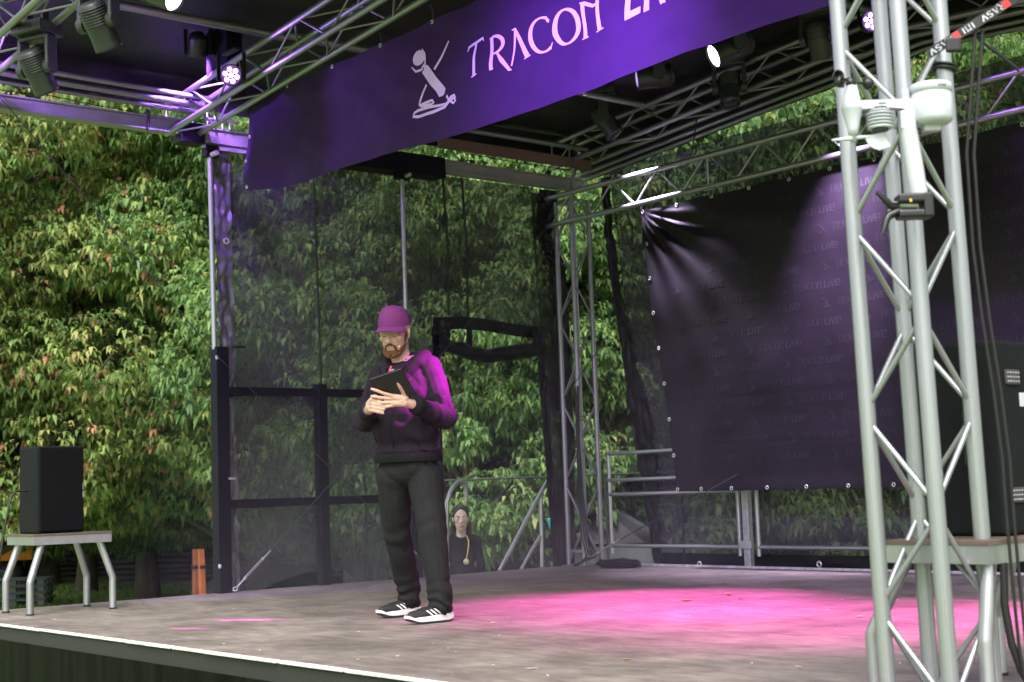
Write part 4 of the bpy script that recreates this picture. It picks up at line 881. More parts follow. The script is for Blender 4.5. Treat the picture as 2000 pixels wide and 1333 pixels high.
# low shrubs under the trees
def shrub(label, px, d, r, h, seed, pal='dark'):
    p, o, cl = crown_points(seed, .15, h, r, 14, 60); p = p * np.array([1, 1, 1]); t = thing('shrub', label, 'shrub', ground_at(px, d), 'shrubs under the trees')
    me = leaf_mesh('foliage', p, o, seed, 6, .16, pal); ob = bpy.data.objects.new('foliage', me); col.objects.link(ob); ob.parent = t
    b = MB()
    for c, s in cl: b.tube([(0, 0, 0), (c[0] * .4, c[1] * .4, c[2] * .6), tuple(c)], [.025, .018, .006], 5)
    ob = bpy.data.objects.new('stems', b.mesh('stems', BARK)); col.objects.link(ob); ob.parent = t
for i, (px, d, r, h, lab) in enumerate(((560, 33, 1.6, 1.7, 'low shrub behind the guard frame left bay'), (1360, 21, 1.4, 1.6, 'low shrub behind the guard post mesh'), (1560, 20, 1.7, 1.8, 'low shrub under the middle of the backdrop'), (1690, 21, 1.5, 1.7, 'low shrub just left of the near tower'), (940, 29, 1.6, 1.8, 'low shrub behind the woman'), (120, 38, 2.0, 1.6, 'low shrub behind the left riser'))):
    shrub(lab, px, d, r, h, 60 + i)
# grass tufts
rng = np.random.default_rng(5); n = 26000; px = rng.uniform(-60, 470, n); dd = rng.uniform(18, 40, n); gp_ = np.array([[*(CAM + ray(a, 900) * (b / FPX))[:2], GZ] for a, b in zip(px, dd)])
az = rng.uniform(0, 6.28, n); hgt = rng.uniform(.03, .09, n)[:, None]; sd2 = np.stack([np.cos(az), np.sin(az), np.zeros(n)], 1) * .008; tp = gp_ + np.stack([rng.normal(0, .03, n), rng.normal(0, .03, n), hgt[:, 0]], 1)
V = np.stack([gp_ - sd2, gp_ + sd2, tp], 1).reshape(-1, 3); me = bpy.data.meshes.new('grass_blades'); me.from_pydata(V.tolist(), [], (np.arange(n * 3).reshape(-1, 3)).tolist()); me.materials.append(mat('grass_blade', (.18, .30, .06), .7, 0, .3, 2))
o = bpy.data.objects.new('grass_blades', me); col.objects.link(o); tag(o, 'short green grass on the lawn under the left trees', 'grass', kind='stuff')

# ------------------------------------------------------------------ cars
def car(label, px, d, rz, paint, roof=1.45, group='cars parked behind the stage'):
    p = ground_at(px, d); p.z += .06; t = thing('parked_car', label, 'car', (0, 0, 0), group)
    pm = mat('car_paint_' + str(len(bpy.data.materials)), paint, .5, 0, .05, 5, spec=.2)
    GLS = bpy.data.materials.get('car_glass') or mat('car_glass', (.008, .009, .011), .2, 0, .1, 3, spec=.1)
    # side outline, front at +x: lower body
    low = [(-2.12, .32), (-2.16, .62), (-2.08, .90), (-1.2, .96), (.75, .95), (1.55, .84), (2.02, .66), (2.12, .45), (2.05, .25), (1.75, .22), (-1.9, .22)]
    def shell(out, y0, y1, in_=0.06):
        n = len(out); bm = bmesh.new(); ys = (-y1, -y1 + in_, y1 - in_, y1); sc = (.0, .0, .0, .0)
        vs = [[bm.verts.new((x * (1 if 0 < k < 3 else .985), y, z if 0 < k < 3 else .03 + z * .96)) for x, z in out] for k, y in enumerate(ys)]
        for k in range(3):
            for i in range(n): bm.faces.new((vs[k][i], vs[k][(i + 1) % n], vs[k + 1][(i + 1) % n], vs[k + 1][i]))
        bm.faces.new(vs[0]); bm.faces.new(vs[3][::-1]); bmesh.ops.recalc_face_normals(bm, faces=bm.faces[:]); bmesh.ops.bevel(bm, geom=bm.edges[:], offset=.02, segments=2, affect='EDGES'); bm.verts.index_update()
        b = MB(); b.add([v.co.copy() for v in bm.verts], [[v.index for v in f.verts] for f in bm.faces], True); bm.free(); return b
    body = shell(low, 0, .88); bo = body.build('body', pm, t)
    # cabin: lofted from belt to roof
    b0 = [(-1.95, .90), (.95, .92)]; r0_ = [(-1.35, roof), (.1, roof)]
    def cab(inx, iny, z0, z1):
        q = [(-1.95 + inx, -.80 + iny, z0), (.95 - inx, -.80 + iny, z0), (.95 - inx, .80 - iny, z0), (-1.95 + inx, .80 - iny, z0), (-1.35, -.60, z1), (.1, -.60, z1), (.1, .60, z1), (-1.35, .60, z1)]; return q
    q = cab(0, 0, .92, roof); fs = [(3, 2, 1, 0), (4, 5, 6, 7), (0, 1, 5, 4), (2, 3, 7, 6), (1, 2, 6, 5), (3, 0, 4, 7)]
    bm = bmesh.new(); vv = [bm.verts.new(a) for a in q]; [bm.faces.new([vv[i] for i in f]) for f in fs]; bmesh.ops.bevel(bm, geom=bm.edges[:], offset=.07, segments=3, affect='EDGES'); bm.verts.index_update()
    cb_ = MB(); cb_.add([v.co.copy() for v in bm.verts], [[v.index for v in f.verts] for f in bm.faces], True); bm.free(); cb_.build('cabin', pm, t)
    def panel(name, a, b_, c, d_, u0, u1, v0, v1, off):
        a, b_, c, d_ = (Vector(q[i]) for i in (a, b_, c, d_)); nn = (b_ - a).cross(d_ - a).normalized() * off
        f = lambda u, v: a.lerp(b_, u).lerp(d_.lerp(c, u), v) + nn
        MB().add([f(u0, v0), f(u1, v0), f(u1, v1), f(u0, v1)], [(0, 1, 2, 3)]).build(name, GLS, t)
    for (a, b_, c, d_) in ((0, 1, 5, 4), (2, 3, 7, 6)):
        r = (a == 2); panel('side_window', a, b_, c, d_, .14, .46, .12, .86, .012); panel('side_window', a, b_, c, d_, .50, .86, .12, .86, .012)
    panel('windscreen', 1, 2, 6, 5, .08, .92, .1, .92, .012); panel('rear_window', 3, 0, 4, 7, .08, .92, .12, .88, .012)
    for x in (-1.32, 1.32):
        for y in (-.82, .82):
            w_ = MB().lathe([(0, -.1), (.28, -.1), (.32, -.07), (.32, .07), (.28, .1), (0, .1)], (x, y, .32), (0, 1, 0), 22).build('wheel', RUBBER, t); MB().lathe([(0, -.105), (.2, -.105), (.21, .105), (0, .105)], (x, y, .32), (0, 1, 0), 14).build('rim', ALU, w_)
    for y in (-.66, .66):
        MB().bbox((2.0, y, .66), (.14, .3, .12), None, .03).build('headlight', WHITEPL, t); MB().bbox((-2.1, y, .78), (.08, .28, .14), None, .02).build('tail_light', RED, t); MB().bbox((.62, y * 1.42, .99), (.12, .16, .11), None, .03).build('wing_mirror', pm, t)
    t.location = p; t.rotation_euler = (0, 0, rz); return t
VRA = math.atan2(.774, .633)
car('dark grey parked car seen between the slim tower and the mesh', 1195, 20.5, VRA - .15, (.03, .032, .036))
car('silver parked car behind the dark grey one', 1245, 25, VRA + .1, (.10, .10, .105), 1.62)
car('grey parked car beyond the step handrail', 985, 24, VRA + .25, (.16, .155, .15), 1.42)
# ------------------------------------------------------------------ temporary fence
FST = mat('dull_fence_steel', (.025, .025, .026), .7, .1, .2, 20)
def fence(label, p0, p1):
    p0, p1 = Vector(p0), Vector(p1); t = thing('mesh_fence_panel', label, 'fence', p0, 'temporary fence panels'); d = p1 - p0; up_ = Vector((0, 0, 1.95))
    for a, b in ((p0, p0 + up_), (p1, p1 + up_), (p0 + up_, p1 + up_), (p0 + Vector((0, 0, .12)), p1 + Vector((0, 0, .12)))): rod('frame_tube', a, b, .012, FST, t, 8)
    w_ = MB(); n = int(d.length / .11)
    for i in range(1, n): w_.cyl(p0 + d * i / n + Vector((0, 0, .12)), p0 + d * i / n + up_, .0016, n=3, caps=False)
    for k in range(1, 9): w_.cyl(p0 + Vector((0, 0, .12 + k * .203)), p1 + Vector((0, 0, .12 + k * .203)), .0018, n=3, caps=False)
    o = w_.build('wire_mesh', FST, t); o['kind'] = 'stuff'
    for p in (p0, p1): MB().bbox(p + Vector((0, 0, .06)), (.22, .6, .12), Matrix.Rotation(VRA + 1.57, 3, 'Z'), .02).build('foot_block', ASPH, t)
fp = [ground_at(px, d) for px, d in ((830, 17.6), (1180, 17.0), (1500, 16.6), (1830, 16.4))]
for i, lab in enumerate(('wire fence panel behind the woman and the handrails', 'wire fence panel in front of the parked cars', 'wire fence panel behind the lower mesh under the backdrop')): fence(lab, fp[i], fp[i + 1] - (fp[i + 1] - fp[i]).normalized() * .08)
# ------------------------------------------------------------------ things on the lawn
pb = ground_at(35, 27.5)
PALM = mat('grey_green_pallet', (.19, .23, .215), .7, 0, .2, 10)
for k in range(4):
    b = thing('pallet', ('%s grey green pallet in the stack behind the left riser' % ('bottom', 'second lowest', 'second highest', 'topmost')[k]), 'pallet', pb + Vector((0, 0, .125 * k)), 'stacked pallets')
    rot = Matrix.Rotation(VRA + .1, 3, 'Z'); o_ = org(b)
    for i in range(5): MB().bbox(o_ + rot @ Vector((0, -.36 + .18 * i, .105)), (1.2, .12, .022), rot, .004).build('deck_board', PALM, b)
    for y in (-.36, 0, .36):
        for x in (-.5, 0, .5): MB().box(o_ + rot @ Vector((x, y, .052)), (.12, .1, .075), rot).build('block', PALM, b)
    for y in (-.36, 0, .36): MB().box(o_ + rot @ Vector((0, y, .0085)), (1.2, .1, .015), rot).build('runner', PALM, b)
for k, (px, lean_, c, lab) in enumerate(((380, -.02, (.18, .05, .025), 'brown barrier post beside the black left post'), (391, .03, (.36, .10, .035), 'orange barrier post beside the black left post'))):
    p = ground_at(px, 23); t = thing('barrier_post', lab, 'post', p); MB().bbox(p + Vector((0, 0, .53)), (.095, .095, 1.06), Matrix.Rotation(lean_, 3, 'X'), .01).build('post', mat('post_paint%d' % k, c, .7, 0, .2, 10), t); MB().box(p + Vector((0, 0, .78)), (.105, .105, .05)).build('strap_band', RUBBER, t)
BRD = mat('weathered_dark_boards', (.07, .066, .06), .8, 0, .35, 8, stretch=(1, 1, 6)); random.seed(3)
for s_, (px, d, L, n, lab) in enumerate(((365, 33, 3.4, 9, 'stack of dark boards behind the orange post'), (215, 36, 3.2, 8, 'stack of dark boards between the left trunks'), (520, 30, 3.0, 9, 'stack of dark boards behind the guard frame left bay'), (680, 29, 2.6, 10, 'stack of dark boards behind the guard frame right bay'))):
    p = ground_at(px, d); t = thing('board_stack', lab, 'board stack', p, 'stacks of boards'); rot = Matrix.Rotation(VRA + random.uniform(-.15, .15), 3, 'Z')
    for k in range(n):
        for j in range(3): MB().bbox(p + rot @ Vector((random.uniform(-.15, .15), (j - 1) * .3, .06 + k * .12)), (L * random.uniform(.85, 1), .24, .085), rot, .006).build('board', BRD, t)
TARPB = mat('grey_tarp_cover', (.11, .12, .13), .5, 0, .2, 6, .4, 8)
p = ground_at(520, 27); t = thing('covered_pile', 'low pile under a dark grey tarp behind the guard frame', 'covered pile', p)
MB().grid(lambda u, v: p + Matrix.Rotation(VRA, 3, 'Z') @ Vector(((u - .5) * 2.3, (v - .5) * 1.4, .62 * math.sin(math.pi * u) ** .3 * math.sin(math.pi * v) ** .3 + .06 * mnoise.noise(Vector((u * 6, v * 6, 1))))), 24, 18).build('cover', TARPB, t)
p = ground_at(-4, 33); t = thing('wheelbarrow', 'orange wheelbarrow with black wheel at the left picture edge', 'wheelbarrow', p); ORG_ = mat('orange_paint', (.6, .22, .02), .5)
MB().lathe([(0, -.05), (.17, -.05), (.2, 0), (.17, .05), (0, .05)], p + Vector((.1, .12, .2)), (VR.y, -VR.x, 0), 20).build('wheel', RUBBER, t)
MB().prism([(-.3, .0), (.3, .0), (.42, .32), (-.42, .32)], p + Vector((-.1, -.3, .38)), p + Vector((.2, .4, .38))).build('tray', ORG_, t)
t.scale = (1.7,) * 3
for sx in (-.2, .2): rod('handle', p + Vector((sx, -.7, .45)), p + Vector((sx * .3 + .1, .15, .2)), .018, STEEL, t)
# house far behind
p = ground_at(560, 62); t = thing('house', 'far reddish house glimpsed through the trees behind the mesh', 'house', p); rot = Matrix.Rotation(VRA, 3, 'Z')
HW = mat('red_house_wall', (.34, .13, .10), .85, 0, .1, 3); MB().box(p + Vector((0, 0, 2.6)), (14, 8, 5.2), rot).build('wall', HW, t)
MB().prism([(-4.4, 0), (4.4, 0), (0, 2.6)], p + rot @ Vector((-7.3, 0, 5.2)), p + rot @ Vector((7.3, 0, 5.2))).build('roof', mat('grey_roof', (.2, .21, .24), .7), t)
WG = mat('window_glass', (.3, .34, .38), .15, 0, .1, 2)
for i in range(6):
    for z in (1.5, 3.9):
        w_ = MB().box(p + rot @ Vector((-5.8 + i * 2.3, -4.03, z)), (1.1, .06, 1.3), rot).build('window', WHITEPL, t); MB().box(p + rot @ Vector((-5.8 + i * 2.3, -4.075, z)), (.94, .02, 1.12), rot).build('pane', WG, w_)
p = ground_at(1180, 58); t = thing('house', 'far pale building glimpsed low behind the parked cars', 'house', p); MB().box(p + Vector((0, 0, 2.0)), (16, 8, 4), rot).build('wall', mat('pale_wall', (.16, .15, .14), .85, 0, .1, 3), t)
MB().prism([(-4.4, 0), (4.4, 0), (0, 2.2)], p + rot @ Vector((-8.3, 0, 4)), p + rot @ Vector((8.3, 0, 4))).build('roof', bpy.data.materials['grey_roof'], t)
for i in range(6):
    w_ = MB().box(p + rot @ Vector((-6.5 + i * 2.6, -4.03, 1.9)), (1.2, .06, 1.4), rot).build('window', WHITEPL, t); MB().box(p + rot @ Vector((-6.5 + i * 2.6, -4.075, 1.9)), (1.0, .02, 1.2), rot).build('pane', WG, w_)
p = atd(1078, 1010, 17.0); t = thing('waste_sack', 'turquoise sack hanging on the fence behind the step handrail', 'sack', p + Vector((0, 0, -.12)))
MB().lathe([(0, 0), (.03, .0), (.045, .03), (.055, .1), (.06, .13), (.055, .13), (0, .1)], p + Vector((0, 0, -.14)), (0, 0, 1), 14).build('bag', mat('turquoise_plastic', (.02, .35, .42), .4, 0, .1), t); MB().tube([p + Vector((-.05, 0, -.01)), p + Vector((0, 0, .06)), p + Vector((.05, 0, -.01))], .008, 6).build('strap', RUBBER, t)
# ================================================================== people
from mathutils.bvhtree import BVHTree
def skin_mat(name, c):
    m = mat(name, c, .5, 0, .08, 30, .08, 180); b = m.node_tree.nodes['Principled BSDF']; b.inputs['Subsurface Weight'].default_value = .15; b.inputs['Subsurface Radius'].default_value = (.02, .008, .005); return m
def head_forms(b, X, male=True):
    """head in its own frame (x its left, y back, z up), transformed by X"""
    h = MB(); w_ = 1.0 if male else .93
    h.ell((0, .018, .035), (.076 * w_, .096, .092)); h.ell((0, -.030, -.035), (.064 * w_, .066, .088)); h.ell((0, -.044, -.086), ((.050 if male else .040), .046, .036)); h.ell((0, -.074, -.104), ((.022 if male else .016), .018, .017))
    for s in (-1, 1):
        h.ell((s * .044 * w_, -.062, -.022), (.022, .024, .022)); h.ell((s * .031, -.0795, -.002), (.0165, .011, .0105)); h.ell((s * .0115, -.101, -.036), (.008, .009, .0075))
        h.ell((s * .0775 * w_, .012, -.012), (.009, .021, .032), Matrix.Rotation(s * .35, 3, 'Z')); h.ell((s * .081 * w_, .016, .004), (.007, .018, .019), Matrix.Rotation(s * .5, 3, 'Z'))
    h.cap((-.040, -.0795, .022), (.040, -.0795, .022), .014 if male else .011); h.cap((0, -.088, .012), (0, -.112, -.030), .0085, .0125)
    h.cap((-.017, -.0915, -.0655), (.017, -.0915, -.0655), .0065); h.cap((-.014, -.090, -.0775), (.014, -.090, -.0775), .0075)
    h.cap((0, .03, -.08), (0, .055, -.20), .054 * (1 if male else .82), .06 * (1 if male else .85))
    h.xf(X); b.v, n = b.v, len(b.v); b.add(h.v, h.f, True)
def hand_chain(b, pts, r): 
    for i in range(len(pts) - 1): b.cap(pts[i], pts[i + 1], r[i], r[i + 1], 10)
def vmap(me, fn):
    n = len(me.vertices); co = np.empty(n * 3, np.float32); me.vertices.foreach_get('co', co); no = np.array([v.normal[:] for v in me.vertices]); co = co.reshape(-1, 3)
    for i in range(n): co[i] += no[i] * fn(co[i])
    me.vertices.foreach_set('co', co.ravel()); me.update()

# ---------------------------------------------------------------- the man on stage
MA = R_(29.8); MP = onz(803, 1213)
MQ = Matrix.Rotation(MA, 3, 'Z'); MQi = MQ.transposed()
def mloc(p): return MQi @ (Vector(p) - Vector((MP.x, MP.y, 0)))
man = thing('person', 'man in black and magenta lit hooded jacket and purple cap looking down at a tablet', 'person', (0, 0, 0))
SKIN = skin_mat('fair_skin', (.52, .32, .24))
HX = Matrix.Translation((-.03, -.06, 1.705)) @ Matrix.Scale(1.07, 4) @ Matrix.Rotation(R_(4), 4, 'Z') @ Matrix.Rotation(R_(17), 4, 'X') @ Matrix.Rotation(R_(2), 4, 'Y')
b = MB(); head_forms(b, HX)
b.ell((0, .0, 1.32), (.15, .10, .18)); b.ell((0, .0, 1.1), (.15, .1, .2)); b.cap((-.14, .02, 1.46), (.14, .02, 1.47), .055); b.cap((-.02, .0, 1.56), (0, .02, 1.44), .06, .08)
SHL, ELL, WRL = Vector((.185, .02, 1.45)), Vector((.258, .0, 1.18)), Vector((.175, -.285, 1.255))      # his left arm (picture right)
SHR, ELR, WRR = Vector((-.19, .02, 1.43)), Vector((-.278, .02, 1.18)), Vector((-.105, -.275, 1.235))
b.cap(SHL, ELL, .05, .042); b.cap(ELL, WRL, .042, .03); b.cap(SHR, ELR, .05, .042); b.cap(ELR, WRR, .042, .029)
# left hand behind the tablet: palm, four fingers towards picture left, thumb up
b.cap(WRL, (.135, -.325, 1.268), .029, .03); b.cap((.15, -.325, 1.285), (.085, -.352, 1.295), .024, .021); b.cap((.15, -.325, 1.258), (.09, -.345, 1.262), .023, .020)
FL = [[(.09, -.362, 1.302), (.045, -.392, 1.318), (.01, -.408, 1.335), (-.018, -.408, 1.345)], [(.085, -.358, 1.286), (.035, -.386, 1.292), (-.005, -.396, 1.300), (-.03, -.388, 1.305)],
      [(.085, -.352, 1.266), (.038, -.376, 1.265), (.004, -.380, 1.268), (-.02, -.37, 1.272)], [(.09, -.345, 1.250), (.052, -.362, 1.242), (.026, -.364, 1.240), (.006, -.355, 1.242)]]
for f in FL: hand_chain(b, f, [.0118, .0105, .0098, .0085])
hand_chain(b, [(.15, -.318, 1.29), (.152, -.352, 1.325), (.148, -.385, 1.352), (.144, -.402, 1.374)], [.0165, .0138, .0122, .0095])
# right hand: loose fist below, fingers pointing to picture right
b.cap(WRR, (-.075, -.315, 1.248), .028, .028); b.cap((-.082, -.315, 1.265), (-.052, -.338, 1.285), .022, .02); b.cap((-.08, -.312, 1.238), (-.048, -.338, 1.232), .022, .018)
for k in range(4):
    z = 1.287 - .0205 * k; hand_chain(b, [(-.062, -.335, z), (-.03, -.372, z - .002), (.008, -.380, z - .012), (.034 - .006 * (k == 3), -.366, z - .02)], [.0122, .0115, .0105, .0088])
hand_chain(b, [(-.07, -.31, 1.285), (-.045, -.322, 1.308), (-.015, -.345, 1.305)], [.014, .0125, .010])
me = remesh(b, .0036, 2, .4); link_mesh('body', me, SKIN, man)
GING = mat('ginger_beard', (.15, .068, .036), .9, 0, .6, 150, 1.0, 300, spec=.1)
bb = MB(); fx = lambda x, y, z: HX @ Vector((x, y, z))
for s in (-1, 1):
    ch = [(s * .0675, .002, -.015), (s * .064, -.012, -.05), (s * .056, -.036, -.083), (s * .038, -.066, -.108), (s * .012, -.084, -.118)]
    for a, c, r0, r1 in zip(ch, ch[1:], (.006, .010, .015, .017), (.010, .015, .017, .018)): bb.cap(fx(*a), fx(*c), r0, r1, 10)
    bb.cap(fx(s * .003, -.099, -.053), fx(s * .028, -.089, -.064), .0078, .0066, 8); bb.cap(fx(s * .026, -.088, -.062), fx(s * .030, -.076, -.09), .006, .011, 8)
    bb.cap(fx(s * .0, -.090, -.100), fx(s * .026, -.080, -.10), .014, .012, 8)
link_mesh('beard', remesh(bb, .003, 2, .4), GING, man)
for s in (-1, 1):
    MB().cap(fx(s * .017, -.0935, .022), fx(s * .047, -.0865, .026), .0042, .003, 8).build('eyebrow', GING, man)
    MB().tube([fx(s * .017, -.0885, -.006), fx(s * .031, -.0915, -.0085), fx(s * .045, -.085, -.0055)], .0016, 6).build('eyelash', mat('dark_lash', (.05, .025, .02), .7) if s < 0 else bpy.data.materials['dark_lash'], man)
MB().tube([fx(-.019, -.0955, -.0715), fx(0, -.0985, -.0712), fx(.019, -.0955, -.0715)], .0018, 6).build('mouth_line', mat('mouth_dark', (.10, .03, .03), .6), man)
# cap
CAPM = mat('purple_cap_cloth', (.15, .03, .14), .85, 0, .1, 40, .2, 200, spec=.2); CAPD = mat('dark_cap_mesh', (.03, .012, .035), .8, 0, .2, 60)
def cap_s(u, v):
    a = 2 * math.pi * u; t = v * math.pi / 2; rx, ry = .0885, .108; fr_ = .5 - .5 * math.cos(a - math.pi * 1.5 + math.pi)
    top = .112 + .006 * math.cos(a + math.pi / 2); z = .034 + (.0) + top * math.sin(t) ** 1.0 * 1.0; k = math.cos(t) ** .62
    return HX @ Vector((rx * k * math.cos(a), .012 + ry * k * math.sin(a), z - .012 * math.sin(a) * (1 - v)))
cp = MB().grid(cap_s, 48, 14); co_ = cp.build('cap', CAPM, man)
def brim(u, v):
    a = R_(-90 + (u - .5) * 128); r = 1 + v * (.78 * math.cos((u - .5) * math.pi) ** .6 + .02); sx, sy = math.cos(a), math.sin(a)
    x = .0895 * sx * (1 + .12 * v); y = .012 + .108 * sy * r if False else .012 + .108 * sy - v * .072 * math.cos((u - .5) * math.pi) ** .5
    return HX @ Vector((x, y, .046 - .010 * v - .030 * (abs(u - .5) * 2) ** 2 * (.35 + .65 * v)))
bo = MB(); bo.grid(brim, 30, 6); bo.grid(lambda u, v: brim(u, v) + HX.to_3x3() @ Vector((0, 0, -.004)), 30, 6); bo.build('brim', CAPM, co_)
for k in range(6):
    a = math.pi / 6 + k * math.pi / 3 - math.pi / 6 + math.pi / 2
    MB().tube([cap_s((a / (2 * math.pi)) % 1, v) + HX.to_3x3() @ Vector((0, 0, .0008)) for v in (0.02, .2, .4, .6, .8, .98)], .0011, 5).build('seam', CAPM, co_)
MB().ell(cap_s(0, 1) + Vector((0, 0, .002)), (.007, .007, .004)).build('button', CAPM, co_)
MB().grid(lambda u, v: (lambda p: p + (p - HX @ Vector((0, .012, .05))).normalized() * .0015)(cap_s(.02 + .46 * u, .0 + .62 * v)), 20, 8).build('rear_mesh', CAPD, co_)
# headset microphone
MB().tube([fx(.082, .02, .02), fx(.085, -.01, -.03), fx(.072, -.05, -.058), fx(.055, -.082, -.066)], .0015, 6).build('headset_boom', SKIN, man)
MB().ell(fx(.052, -.088, -.066), (.0075, .0075, .0075)).build('headset_capsule', mat('beige_mic', (.6, .45, .33), .6), man)
# jacket
JK = mat('black_plum_softshell', (.0135, .0085, .0155), .85, 0, .12, 60, .3, 22, spec=.2)
JB = mat('black_softshell', (.007, .0065, .008), .85, 0, .15, 60, .15, 260, spec=.2)
j = MB()
j.ell((.0, .005, 1.35), (.208, .145, .20)); j.ell((.005, -.01, 1.14), (.208, .160, .22)); j.ell((.008, -.0, .995), (.212, .158, .075)); j.cap((-.15, .02, 1.462), (.155, .02, 1.485), .08)
j.cap((-.09, .03, 1.525), (.09, .03, 1.54), .055); j.cap(SHL + Vector((-.025, 0, 0)), ELL, .088, .070); j.cap(ELL, ELL.lerp(WRL, .86), .070, .052); j.cap(SHR + Vector((.025, 0, 0)), ELR, .086, .068); j.cap(ELR, ELR.lerp(WRR, .86), .068, .050)
hd = [(-.105, -.05, 1.50), (-.12, .03, 1.545), (-.07, .115, 1.555), (.0, .14, 1.55), (.08, .115, 1.565), (.125, .03, 1.56), (.115, -.05, 1.515)]
for a, c in zip(hd, hd[1:]): j.cap(a, c, .042, .042)
j.cap((-.105, -.05, 1.50), (-.03, -.145, 1.38), .034, .02); j.cap((.115, -.05, 1.515), (.02, -.15, 1.37), .036, .02); j.ell((.02, .16, 1.44), (.12, .05, .12))
jm = remesh(j, .0065, 8, .5)
def seg_t(p, a, c):
    d = c - a; t = max(0, min(1, (p - a).dot(d) / d.length_squared)); return t, (p - (a + d * t)).length
def jfold(co):
    p = Vector(co.tolist()); v = .004 * mnoise.noise(p * 7) + .016 * abs(mnoise.noise(Vector((p.x * 8 + p.z * 5, p.y * 8, p.z * 5)))) - .006 + .004 * mnoise.noise(Vector((p.x * 22 - p.z * 9, p.y * 16, p.z * 14)))
    for sh, el, wr in ((SHL, ELL, WRL), (SHR, ELR, WRR)):
        t, d = seg_t(p, sh, el); 
        if d < .12:
            q = p * 1.0; ax = (el - sh).normalized(); s = (p - sh).dot(ax); k = sstep(.0, .25, s) ; an = math.atan2(p.y - sh.y, p.x - sh.x)
            v += .008 * k * math.sin(s * 34 + 2.6 * math.sin(an * 1.0) + 6 * mnoise.noise(p * 5)) * (.4 + .6 * abs(mnoise.noise(p * 4)) * 2) 
        t, d = seg_t(p, el, wr)
        if d < .11 and p.y < -.03:
            ax = (wr - el).normalized(); s = (p - el).dot(ax); v += .006 * math.sin(s * 48 + 7 * mnoise.noise(p * 6)) * (1 - .4 * t)
    if abs(p.x) < .16 and p.z < 1.3:
        v += .007 * math.sin(p.z * 30 + p.x * 9 + 4 * mnoise.noise(p * 4)) * sstep(1.3, 1.05, p.z)
    if p.z < .985: v -= .010 * sstep(.985, .93, p.z) - .003 * math.sin(math.atan2(p.y, p.x) * 30)
    return v
vmap(jm, jfold); jo = link_mesh('jacket', jm, JK, man)
bvh = BVHTree.FromPolygons([v.co[:] for v in jm.vertices], [p.vertices[:] for p in jm.polygons])
def front(x, z, off=.003):
    h = bvh.ray_cast(Vector((x, -.6, z)), Vector((0, 1, 0)))
    return (h[0] if h[0] is not None else Vector((x, -.12, z))) + Vector((0, -off, 0))
for el, wr in ((ELL, WRL), (ELR, WRR)):
    a, c = el.lerp(wr, .78), el.lerp(wr, .93); d = (c - a).normalized(); L = (c - a).length
    MB().lathe([(.045, -.01), (.054, .0), (.056, L * .35), (.052, L * .8), (.046, L), (.036, L + .002), (.034, L * .7)], a, d, 22).build('cuff', JB, jo)
HEMP = MB().grid(lambda u, v: Vector(((.205 + .0022 * math.sin(u * 180) + .005 * math.sin(v * math.pi)) * math.cos(2 * math.pi * u) + .006, (.152 + .0022 * math.sin(u * 180) + .005 * math.sin(v * math.pi)) * math.sin(2 * math.pi * u), .93 + .05 * v)), 120, 5); HEMP.build('hem_band', JB, jo)
# open collar: shirt, lanyard, zip
VX0 = -.022
def vneck(u, v):
    z = 1.475 - .145 * v; wd = .036 * (1 - v) ** .8 + .004; x = VX0 + .012 * (1 - v) + (u - .5) * 2 * wd; p = front(x, z, .006); k = sstep(.55, 0, v) * .055; return Vector((p.x, max(p.y, -.16) if False else p.y + 0 * k, p.z))
MB().grid(vneck, 8, 10).build('neck_opening', SKIN, jo)
SHIRT = mat('patterned_scarf', (.30, .16, .26), .8, 0, .85, 45)
def ribbon(name, pts, wd, mt, off, parent=jo):
    P_ = [front(x, z, off) for x, z in pts]; mb = MB(); L = [p + Vector((-wd / 2, 0, 0)) for p in P_]; R2 = [p + Vector((wd / 2, 0, 0)) for p in P_]; n = len(P_); mb.add(L + R2, [(i, i + 1, n + i + 1, n + i) for i in range(n - 1)], True); return mb.build(name, mt, parent)
ribbon('lanyard', [(-.046, 1.50), (-.05, 1.46), (-.052, 1.42), (-.05, 1.385)], .011, mat('red_lanyard', (.55, .06, .10), .5), .010)
ribbon('scarf', [(-.034, 1.48), (-.040, 1.44), (-.036, 1.40), (-.030, 1.36), (-.028, 1.325)], .026, SHIRT, .009)
ribbon('scarf', [(.035, 1.525), (.05, 1.55), (.07, 1.56)], .03, SHIRT, .012)
for x0, x1, z0_, z1_ in ((-.078, -.03, 1.49, 1.33), (.045, -.018, 1.50, 1.33)):
    MB().tube([front(x0 + (x1 - x0) * t, z0_ + (z1_ - z0_) * t, .004) for t in (0, .25, .5, .75, 1)], .006, 8).build('collar_edge', JB, jo)
MB().tube([front(-.02, 1.33 - .04 * k, .001) for k in range(10)], .0032, 6).build('zip', JB, jo)
MB().tube([front(.075, 1.515, .006), front(.07, 1.47, .008), front(.065, 1.42, .006), front(.055, 1.385, .008)], .0028, 6).build('drawstring', JB, jo)
MB().tube([front(-.125, 1.47, .004), front(-.135, 1.42, .006), front(-.135, 1.36, .006)], .0028, 6).build('drawstring', JB, jo)
MB().tube([front(.1, 1.07, .001), front(.135, 1.02, .001), front(.165, .98, .001)], .004, 6).build('pocket_zip', JB, jo)
MB().lathe([(.034, -.012), (.036, -.01), (.036, .010), (.034, .012)], WRR + Vector((-.008, .01, .0)), (WRR - ELR).normalized(), 20).build('wrist_watch', BLKPL, man)
